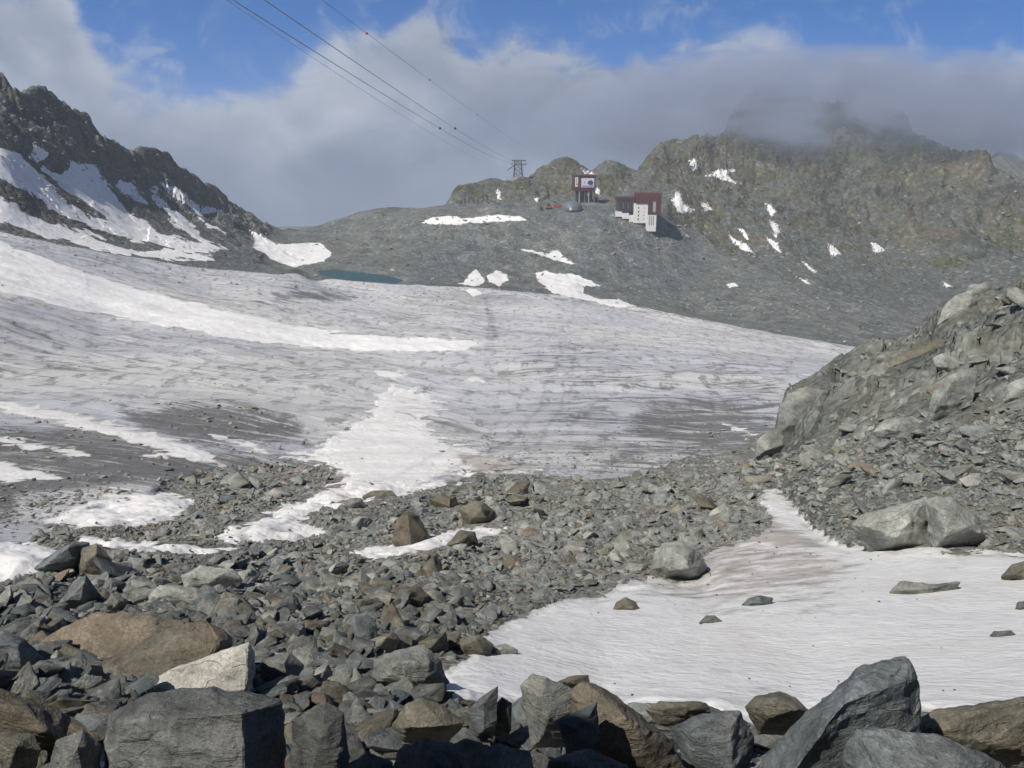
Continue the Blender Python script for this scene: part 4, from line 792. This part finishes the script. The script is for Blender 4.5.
ci.inputs['Collection'].default_value = pc; ci.inputs['Separate Children'].default_value = True; ci.inputs['Reset Children'].default_value = True
def nattr(nm, ty):
    n_ = ng.nodes.new('GeometryNodeInputNamedAttribute'); n_.data_type = ty; n_.inputs['Name'].default_value = nm; return n_.outputs['Attribute']
lk = ng.links.new; lk(gi.outputs[0], iop.inputs['Points']); lk(ci.outputs[0], iop.inputs['Instance']); iop.inputs['Pick Instance'].default_value = True
lk(nattr('vid', 'INT'), iop.inputs['Instance Index']); lk(nattr('scl', 'FLOAT_VECTOR'), iop.inputs['Scale'])
e2r = ng.nodes.new('FunctionNodeEulerToRotation'); lk(nattr('rot', 'FLOAT_VECTOR'), e2r.inputs[0]); lk(e2r.outputs[0], iop.inputs['Rotation']); lk(iop.outputs[0], go.inputs[0])
md = rub.modifiers.new('scatter', 'NODES'); md.node_group = ng
print('rocks', nq, time.time() - T0)

# ------------------------------------------------------------------ built things
def box(bm, x0, x1, y0, y1, z0, z1):
    v = [bm.verts.new((x, y, z)) for x in (x0, x1) for y in (y0, y1) for z in (z0, z1)]
    for f in ((0, 1, 3, 2), (4, 6, 7, 5), (0, 4, 5, 1), (2, 3, 7, 6), (0, 2, 6, 4), (1, 5, 7, 3)): bm.faces.new([v[i] for i in f])
def bar(bm, a, b, r, n=6):
    a, b = Vector(a), Vector(b); d = (b - a).normalized(); u = d.orthogonal().normalized(); w = d.cross(u); ra, rb_ = [], []
    for i in range(n):
        t = 2 * math.pi * i / n; o_ = (u * math.cos(t) + w * math.sin(t)) * r; ra.append(bm.verts.new(a + o_)); rb_.append(bm.verts.new(b + o_))
    for i in range(n): bm.faces.new((ra[i], ra[(i + 1) % n], rb_[(i + 1) % n], rb_[i]))
    bm.faces.new(ra[::-1]); bm.faces.new(rb_)
def part(name, material, parent, fn, smooth=False):
    bm = bmesh.new(); fn(bm); bmesh.ops.recalc_face_normals(bm, faces=bm.faces[:]); me = bpy.data.meshes.new(name); bm.to_mesh(me); bm.free(); me.materials.append(material)
    if smooth: me.polygons.foreach_set('use_smooth', np.ones(len(me.polygons), bool))
    o = bpy.data.objects.new(name, me); COL.objects.link(o); o.parent = parent; return o
def root(name, loc, label, cat, rz=0, group=None):
    o = bpy.data.objects.new(name, None); COL.objects.link(o); o.location = loc; o.rotation_euler = (0, 0, rz); props(o, label, cat, None, group); return o
def B(*b):
    def fn(bm):
        for q in b: box(bm, *q)
    return fn
# white and red station on the right
g = P(640, 224); k = float(CP * g.y - SP * g.z) / F; x0p = 640.0
def bx(px0, px1, py0, py1, y0, y1):   # box from facade pixels relative to the base point
    return ((px0 - 640) * k, (px1 - 640) * k, y0, y1, (224 - py1) * k, (224 - py0) * k)
st = root('cable_car_station', g + Vector((0, 1, 0)), 'white and dark red lift station with glazed hall and stepped towers', 'building', math.radians(-4))
part('glazed_hall', M['glass'], st, B(bx(617.2, 632.5, 200, 212, .6, 14)))
part('roof', M['red'], st, B(bx(615.2, 634.2, 198.0, 200, -.4, 15)))
for a in (615.4, 620.5, 625, 629.5, 632.8): part('column', M['red'], st, B(bx(a, a + 1.0, 200, 212, -.2, .5)))
for a in (622.4, 627.2): part('window', M['steel'], st, B(bx(a, a + 1.2, 203, 209, .45, .58)))
part('retaining_wall', M['white'], st, lambda bm: [box(bm, *bx(615.5, 622, 212, 217, -1, 13)), box(bm, *bx(622, 629, 213.5, 219, -1.2, 13)), box(bm, *bx(629, 634, 215.5, 222, -1.4, 13))])
wt = part('white_tower', M['white'], st, B(bx(633.2, 647.2, 203.6, 223, -2.5, 12)))
for r_ in range(4):
    part('window', M['glass'], wt, B(bx(637.4, 638.6, 207.2 + 3.7 * r_, 208.9 + 3.7 * r_, -2.62, -2.48)))
    part('window', M['conc'], wt, B(bx(643, 644, 207.2 + 3.7 * r_, 208.7 + 3.7 * r_, -2.62, -2.48)))
ub = part('upper_block', M['red'], st, lambda bm: [box(bm, *bx(635, 660, 196.2, 203.6, -3.2, 16)), box(bm, *bx(647.2, 660, 203.6, 214.6, -3.2, 16))])
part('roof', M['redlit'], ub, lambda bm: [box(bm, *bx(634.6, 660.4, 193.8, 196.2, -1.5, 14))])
part('window', M['conc'], ub, B(bx(652, 654.8, 202, 212, -3.4, -3.18)))
lb = part('lower_block', M['white'], st, B(bx(645.8, 655.8, 214.6, 231, -3.0, 9)))
for a in (648.6, 650.6, 652.6): part('window', M['steel'], lb, B(bx(a, a + .7, 216, 225, -3.12, -2.98)))
# tall station with billboard
g = P(585, 203.3); k = float(CP * g.y - SP * g.z) / F
def bx(px0, px1, py0, py1, y0, y1): return ((px0 - 585) * k, (px1 - 585) * k, y0, y1, (203.3 - py1) * k, (203.3 - py0) * k)
s1 = root('cable_car_station', g + Vector((0, 3, 0)), 'dark red lift station on stilts carrying a large pale billboard', 'building', math.radians(3))
part('hall', M['red'], s1, B(bx(574, 595.6, 177, 191.5, 0, 16)))
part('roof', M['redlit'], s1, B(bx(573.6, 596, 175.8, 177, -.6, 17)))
bb = part('billboard', M['poster'], s1, B(bx(581.2, 594, 179, 188, -.5, -.02)))
def pic(bm):
    c = [(587, 184), (588.2, 181.6), (591, 180.8), (593, 182.6), (592.8, 185), (590, 185.8)]; f = []
    for yy in (-.62, -.52): f.append([bm.verts.new(((a - 585) * k, yy, (203.3 - b) * k)) for a, b in c])
    bm.faces.new(f[0]); bm.faces.new(f[1][::-1])
    for i in range(6): bm.faces.new((f[0][i], f[0][(i + 1) % 6], f[1][(i + 1) % 6], f[1][i]))
part('picture', M['posterblue'], bb, pic)
part('picture', M['posterlilac'], bb, B(bx(582, 593.2, 186, 187.5, -.60, -.51), bx(584, 584.6, 182, 185, -.60, -.51)))
pn = part('sign_panel', M['white'], s1, B(bx(574.9, 577.9, 178, 187.2, -.4, -.02)))
part('emblem', M['redp'], pn, B(bx(576.2, 576.9, 179, 184, -.5, -.41), bx(576.2, 577.6, 184.2, 185.6, -.5, -.41)))
part('base', M['darks'], s1, B(bx(577, 593, 191.5, 206, 4, 14)))
for a in (575, 579, 584.5, 588.5, 594): part('stilt', M['conc'] if a in (588.5, 579) else M['steel'], s1, B(bx(a, a + 1.0, 191.5, 206, .6, 1.6)))
part('machine_room', M['conc'], s1, B(bx(587, 590.5, 193, 196, 1.7, 4)))
part('side_ramp', M['darks'], s1, B(bx(595.6, 599, 198, 205, 3, 12)))
# dome
g = P(572, 209.2); k = float(CP * g.y - SP * g.z) / F
dm = root('dome_tent', g, 'blue grey dome tent beside the billboard station', 'tent')
def dome(bm):
    bmesh.ops.create_uvsphere(bm, u_segments=24, v_segments=14, radius=1)
    bmesh.ops.bisect_plane(bm, geom=bm.verts[:] + bm.edges[:] + bm.faces[:], plane_co=(0, 0, 0), plane_no=(0, 0, -1), clear_outer=True)
    for v in bm.verts: v.co = (v.co.x * 10.5 * k, v.co.y * 10.5 * k, max(v.co.z, 0) ** .85 * 8.2 * k)
part('canopy', M['dome'], dm, dome)
part('entrance', M['white'], dm, B((-3.2 * k, -1.0 * k, -10.6 * k, -9.0 * k, -.3, 2.2 * k)))
part('base_ring', M['steel'], dm, lambda bm: bmesh.ops.create_cone(bm, cap_ends=True, segments=24, radius1=10.8 * k, radius2=10.6 * k, depth=1.2))
# excavator and container
g = P(549, 209); k = float(CP * g.y - SP * g.z) / F
ex = root('excavator', g, 'orange excavator working beside the dome tent', 'excavator', math.radians(15))
part('body', M['orange'], ex, B((-2.4, 2.2, -1.5, 1.5, 1.3, 2.6), (.4, 2.3, -1.4, 1.4, 2.6, 3.4)))
part('cab', M['glass'], ex, B((-1.6, .2, -1.3, .2, 2.6, 4.4)))
part('arm', M['orange'], ex, lambda bm: (bar(bm, (-2.2, 0, 2.2), (-5.0, 0, 5.2), .35), bar(bm, (-5.0, 0, 5.2), (-7.2, 0, 2.4), .28)))
part('bucket', M['darks'], ex, B((-8.0, -6.8, -.6, .6, 1.2, 2.5)))
for yy in (-1.7, 1.1): part('track', M['rubber'], ex, B((-2.6, 2.6, yy, yy + .6, 0, 1.2)))
g = P(558.5, 208.2)
ct = root('container', g, 'red shipping container between excavator and dome tent', 'container', math.radians(2))
part('body', M['redp'], ct, B((-4.2, 4.2, -1.2, 1.2, .3, 2.9)))
part('door', M['darks'], ct, B((4.22, 4.3, -1.1, 1.1, .4, 2.8)))
for xx in (-3.8, 3.4): part('skid', M['darks'], ct, B((xx, xx + .4, -1.2, 1.2, -.4, .3)))
g = P(541, 210); fd = root('fuel_drum', g, 'dark round drum left of the orange excavator', 'drum')
part('body', M['darks'], fd, lambda bm: bmesh.ops.create_cone(bm, cap_ends=True, segments=14, radius1=1.3, radius2=1.3, depth=2.6, matrix=Matrix.Translation((0, 0, 1.2))))
part('rim', M['steel'], fd, lambda bm: bmesh.ops.create_cone(bm, cap_ends=True, segments=14, radius1=1.4, radius2=1.4, depth=.25, matrix=Matrix.Translation((0, 0, 2.4))))
# pylon
a_ = float(azsl(518, 183)[0]); g = Vector((886 * math.sin(a_), 886 * math.cos(a_), 0)); g.z = float(zat(np.array([g.x]), np.array([g.y]))[0]); print('pylon base', proj(g.x, g.y, g.z)); k = float(CP * g.y - SP * g.z) / F
py_ = root('cable_car_pylon', g, 'grey lattice cable car pylon standing on the skyline', 'pylon', math.radians(-8))
hgt = 17.5 * k; bw, tw = 4.6 * k, 3.0 * k
def leg(sx, sy):
    return lambda bm: bar(bm, (sx * bw, sy * 3.2 * k, -2.5), (sx * tw, sy * 2.0 * k, hgt), .42)
for sx in (-1, 1):
    for sy in (-1, 1): part('leg', M['steel'], py_, leg(sx, sy))
def brace(bm):
    for sy in (-1, 1):
        for i in range(4):
            a, b = i / 4, (i + 1) / 4
            for sx in (-1, 1):
                w0, w1 = bw + (tw - bw) * a, bw + (tw - bw) * b; q0, q1 = 3.2 * k + (-1.2 * k) * a, 3.2 * k - 1.2 * k * b
                bar(bm, (sx * w0, sy * q0, a * hgt), (-sx * w1, sy * q1, b * hgt), .2)
            w1 = bw + (tw - bw) * b; bar(bm, (-w1, sy * q1, b * hgt), (w1, sy * q1, b * hgt), .22)
    for sx in (-1, 1):
        for i in range(4):
            a, b = i / 4, (i + 1) / 4; w0, w1 = bw + (tw - bw) * a, bw + (tw - bw) * b; q0, q1 = 3.2 * k - 1.2 * k * a, 3.2 * k - 1.2 * k * b
            bar(bm, (sx * w0, -q0, a * hgt), (sx * w1, q1, b * hgt), .2)
part('bracing', M['steel'], py_, brace)
part('crossarm', M['steel'], py_, B((-6.0 * k, 8.0 * k, -2.6 * k, -1.6 * k, hgt - 1.2 * k, hgt + .3 * k)))
part('crossarm', M['steel'], py_, B((-7.0 * k, 8.5 * k, -2.2 * k, 2.2 * k, hgt - 4.8 * k, hgt - 3.5 * k)))
part('saddle_arm', M['steel'], py_, lambda bm: (bar(bm, (-3.5 * k, -2.5 * k, hgt - 4.2 * k), (-10.5 * k, -4 * k, hgt - 10 * k), .75), bar(bm, (-3.5 * k, 2.0 * k, hgt - 4.2 * k), (-9.5 * k, 1 * k, hgt - 9 * k), .5)))
part('foundation', M['conc'], py_, B((-6.4 * k, 5.4 * k, -3.6 * k, 3.6 * k, -4.0, .8 * k)))
# cables: straight spans from beyond the pylon up to the peak behind the viewpoint
def W(px, py, d):
    x, y, z = ray(px, py); return Vector((float(x) * d, float(y) * d, float(z) * d))
def cable(a, b, sag, rad, label, balls=(), twin=0, ballm='ball', br=.5):
    A_, B_ = W(*a), W(*b); dirv = (B_ - A_); B2 = A_ + dirv * 1.35
    o = root('cable', A_, label, 'cable', 0, 'ropes of the cable car')
    side = Vector((dirv.y, -dirv.x, 0)).normalized() * twin
    def curve(t): p_ = A_ + (B2 - A_) * t; u_ = t * 1.35; return p_ - Vector((0, 0, sag * 4 * u_ * (1 - u_))) - A_
    def mk(s):
        def fn(bm):
            for i in range(40): bar(bm, curve(i / 40) + s, curve((i + 1) / 40) + s, rad, 5)
        return fn
    for s in ((side, -side) if twin else (Vector(),)): part('rope', M['cable'], o, mk(s))
    for bpx in balls:
        tt = np.linspace(0, .74, 800); pxs = []
        for t in tt: c_ = curve(t) + A_; pxs.append(float(proj(c_.x, c_.y, c_.z)[0]))
        c_ = curve(float(tt[int(np.argmin(np.abs(np.array(pxs) - bpx)))])); part('marker' if ballm == 'ball' else 'rope_carrier', M[ballm], o, lambda bm: bmesh.ops.create_icosphere(bm, subdivisions=2, radius=br, matrix=Matrix.Translation(c_)))
    return o
dp = float(CP * g.y - SP * g.z)
cable((512, 163.5, dp), (228, -3, 95), 3, .06, 'left track ropes of the cable car running to the pylon', (440,), 0, 'darks', .40)
cable((519, 162, dp), (260, -3, 95), 3, .06, 'right track ropes of the cable car running to the pylon', (455,), 0, 'darks', .40)
cable((510, 169, dp), (222, -3, 110), 5, .03, 'faint lower hauling rope of the cable car', (), 0)
cable((545, 158, dp), (318, -3, 110), 2, .03, 'thin rope with orange marker balls over the other ropes', (366, 430, 477, 513), 0, 'ball', .22)
# misty far ridge on the right
fr = np.array([(955, 188), (975, 172), (990, 158), (1002, 150), (1012, 154), (1024, 160), (1045, 166), (1080, 180), (1120, 195)], float)
bm = bmesh.new(); D_ = 2300.0; pr = None
for i in range(41):
    t = 955 + 165 * i / 40; yy = np.interp(t, fr[:, 0], fr[:, 1]) + rng.normal(0, .8); c_ = W(t, yy, D_); rowv = []
    for kx, (dy, dz) in enumerate(((-700, -330), (-380, -170), (-160, -70), (0, 0), (180, -90), (600, -330))): rowv.append(bm.verts.new((c_.x + rng.normal(0, 6), c_.y + dy + rng.normal(0, 12) * (kx != 3), c_.z + dz + rng.normal(0, 9) * (kx != 3))))
    if pr:
        for a in range(5): bm.faces.new((pr[a], rowv[a], rowv[a + 1], pr[a + 1]))
    pr = rowv
bmesh.ops.recalc_face_normals(bm, faces=bm.faces[:]); me = bpy.data.meshes.new('mountain'); bm.to_mesh(me); bm.free(); me.materials.append(M['mount_r']); o = bpy.data.objects.new('mountain', me); COL.objects.link(o); props(o, 'far blue ridge in the mist at the picture edge', None, 'structure')
# unseen rock added left of the viewpoint, shaped to shade the bottom rocks
SUNDIR = Vector((-.49, -.44, .80)).normalized()
H_ = []
def pq(p_, q_, z_): return (.668 * p_ - .744 * q_, -.744 * p_ - .668 * q_, z_)
bm = hull([pq(-3.9, .8, -5), pq(-1.1, .8, -5), pq(-1.0, 3.0, -5), pq(-4.0, 2.8, -5), pq(-3.75, 1.0, 2.1), pq(-1.5, 1.2, 2.5), pq(-1.4, 2.6, 2.5), pq(-3.7, 2.4, 2.1), pq(-2.6, 1.8, 2.9)], .1); finish_rock(bm, .35, .12, .8, 3)
me = bm_mesh(bm, 'shade_caster', M['dark']); o = bpy.data.objects.new('shade_caster', me); COL.objects.link(o); props(o, 'unseen tall rock added beside the viewpoint to cast shade', 'rock')
# ------------------------------------------------------------------ light, sky, air
sd = bpy.data.lights.new('sun', 'SUN'); sd.energy = 5.0; sd.angle = math.radians(.53); sd.color = (1, .94, .855); so = bpy.data.objects.new('sun', sd); COL.objects.link(so)
so.rotation_euler = SUNDIR.to_track_quat('Z', 'Y').to_euler(); so.location = SUNDIR * 50
w = bpy.data.worlds.new('World'); sc.world = w; w.use_nodes = True; nt = w.node_tree; nt.nodes.clear(); n = N(nt)
tc = n.new('ShaderNodeTexCoord').outputs['Generated']; x, y, z = n.sep(tc)
sky = n.new('ShaderNodeTexSky', sky_type='NISHITA'); sky.sun_disc = False; sky.sun_elevation = math.asin(SUNDIR.z); sky.sun_rotation = math.atan2(SUNDIR.x, SUNDIR.y); sky.altitude = 3000; sky.air_density = 1.0; sky.dust_density = .2; sky.ozone_density = 2.0
n.put(sky.inputs[0], n.vmath('NORMALIZE', n.comb(x, y, n.math('ADD', n.math('MULTIPLY', n.math('MAXIMUM', z, 0.0), 1.4), .22))))
az = n.math('ARCTAN2', x, y); el = n.math('ARCSINE', z)
fc = n.new('ShaderNodeFloatCurve'); cm = fc.mapping.curves[0]
TOP = [(-300, -60), (0, -40), (40, -50), (75, 5), (105, 50), (150, 80), (200, 92), (255, 100), (290, 78), (330, 48), (370, 28), (430, 8), (475, 40), (520, 34), (560, 42), (620, 52), (680, 38), (740, 32), (800, 44), (860, 62), (920, 70), (960, 58), (1024, 55), (1300, 60)]
pts = []
for a, b in TOP:
    q = azsl(a, b); pts.append(((float(q[0]) + .7) / 1.4, (math.atan(float(q[1])) + .2) / .6))
while len(cm.points) < len(pts): cm.points.new(.5, .5)
for q, (a, b) in zip(cm.points, pts): q.location = (a, b); q.handle_type = 'AUTO'
fc.mapping.update(); n.put(fc.inputs[1], n.math('DIVIDE', n.math('ADD', az, .7), 1.4))
top = n.math('SUBTRACT', n.math('MULTIPLY', fc.outputs[0], .6), .2)
v = n.comb(az, n.math('MULTIPLY', el, 1.25), 0.0)
n1 = n.noise(v, 9, 8, .56, .6); n2 = n.noise(v, 4.2, 6, .55, .5); n3 = n.noise(n.vmath('ADD', v, (5, 2, 0)), 17, 8, .62, .7)
e = n.math('ADD', n.math('SUBTRACT', top, el), n.math('ADD', n.math('MULTIPLY', n.math('SUBTRACT', n1, .5), .12), n.math('MULTIPLY', n.math('SUBTRACT', n3, .5), .09)))
cov = n.mapr(e, -.016, .034)
wisp = n.math('MULTIPLY', n.math('MULTIPLY', n.mapr(n3, .48, .72), .45), n.mapr(e, -.10, .0))
cov = n.math('MAXIMUM', cov, wisp)
shade = n.math('ADD', n.math('MULTIPLY', n.math('SUBTRACT', n2, .5), 2.1), n.math('MULTIPLY', n.math('SUBTRACT', n1, .5), 1.0))
ccol = n.ramp(n.math('ADD', shade, .5), [(.05, (.135, .175, .27)), (.42, (.215, .27, .385)), (.66, (.30, .36, .475)), (1, (.52, .565, .66))])
lowl = n.mapr(el, .03, -.10); ccol = n.mix(n.math('MULTIPLY', lowl, .55), ccol, (.27, .33, .45))
rim = n.math('SUBTRACT', 1.0, n.mapr(e, .0, .085)); ccol = n.mix(n.math('MULTIPLY', rim, n.mapr(n3, .35, .65, .1, .75)), ccol, (.56, .61, .70))
hi = n.mapr(el, .25, .6); cov = n.math('MULTIPLY', cov, n.math('SUBTRACT', 1.0, hi))
bgs = n.new('ShaderNodeBackground'); n.put(bgs.inputs[0], n.mix(1.0, sky.outputs[0], n.mix(n.mapr(z, .18, .45), (.66, 1.50, 2.25), (1.0, 1.0, 1.0)), 'MULTIPLY')); bgs.inputs[1].default_value = .07
bgc = n.new('ShaderNodeBackground'); n.put(bgc.inputs[0], ccol); bgc.inputs[1].default_value = .95
ms = n.new('ShaderNodeMixShader'); n.put(ms.inputs[0], cov); nt.links.new(bgs.outputs[0], ms.inputs[1]); nt.links.new(bgc.outputs[0], ms.inputs[2])
wo = n.new('ShaderNodeOutputWorld'); nt.links.new(ms.outputs[0], wo.inputs[0])
# haze
me = bpy.data.meshes.new('haze'); bm = bmesh.new(); box(bm, -1600, 1600, -60, 2900, -420, 150); bmesh.ops.recalc_face_normals(bm, faces=bm.faces[:]); bm.to_mesh(me); bm.free()
m, nt = mat('haze'); n = N(nt); pv = n.new('ShaderNodeVolumePrincipled'); pv.inputs['Color'].default_value = (.86, .92, 1, 1); pv.inputs['Density'].default_value = .00015; pv.inputs['Anisotropy'].default_value = .1
mo = n.new('ShaderNodeOutputMaterial'); nt.links.new(pv.outputs[0], mo.inputs['Volume']); me.materials.append(m); hz = bpy.data.objects.new('haze', me); COL.objects.link(hz); props(hz, 'thin blue air haze', None, 'stuff')
# cloud hanging on the peak
cc = W(828, 122, 1130)
bm = bmesh.new(); bmesh.ops.create_icosphere(bm, subdivisions=4, radius=1)
for vv in bm.verts:
    q = vv.co * 2.2; vv.co *= 1 + .10 * float(noise3(np.array([q.x]), np.array([q.y]), np.array([q.z]))[0])
me = bpy.data.meshes.new('cloud'); bm.to_mesh(me); bm.free()
m, nt = mat('cloud'); n = N(nt); ob = n.new('ShaderNodeTexCoord').outputs['Object']; ln = n.new('ShaderNodeVectorMath', operation='LENGTH'); n.put(ln.inputs[0], ob)
rad = n.mapr(ln.outputs['Value'], .25, .92, 1, 0); nn = n.noise(n.vmath('MULTIPLY', ob, (1.6, 1, .8)), 3.2, 6, .6, .5)
den = n.math('MULTIPLY', n.math('MULTIPLY', rad, n.mapr(nn, .36, .60)), n.mapr(n.math('ADD', n.sep(ob)[2], n.math('MULTIPLY', n.math('SUBTRACT', n.noise(ob, 3.5, 4, .6), .5), .7)), -.55, .25, .0, 1))
pv = n.new('ShaderNodeVolumePrincipled'); pv.inputs['Color'].default_value = (.70, .79, .97, 1); n.put(pv.inputs['Density'], n.math('MULTIPLY', den, .20)); pv.inputs['Anisotropy'].default_value = .2
mo = n.new('ShaderNodeOutputMaterial'); nt.links.new(pv.outputs[0], mo.inputs['Volume']); me.materials.append(m)
cl = bpy.data.objects.new('cloud', me); COL.objects.link(cl); cl.location = cc; cl.scale = (430, 230, 106); props(cl, 'grey cloud hanging over the mountain top', None, 'stuff')
sc.cycles.volume_step_rate = 6; sc.cycles.volume_max_steps = 128
sc.cycles.use_denoising = True; sc.cycles.max_bounces = 4; sc.cycles.diffuse_bounces = 2; sc.cycles.volume_bounces = 1; sc.cycles.use_adaptive_sampling = True; sc.cycles.adaptive_threshold = .035
vs_ = sc.view_settings; vs_.view_transform = 'Standard'; vs_.look = 'None'; vs_.exposure = 0; vs_.gamma = 1; vs_.use_curve_mapping = False
print('done', time.time() - T0)
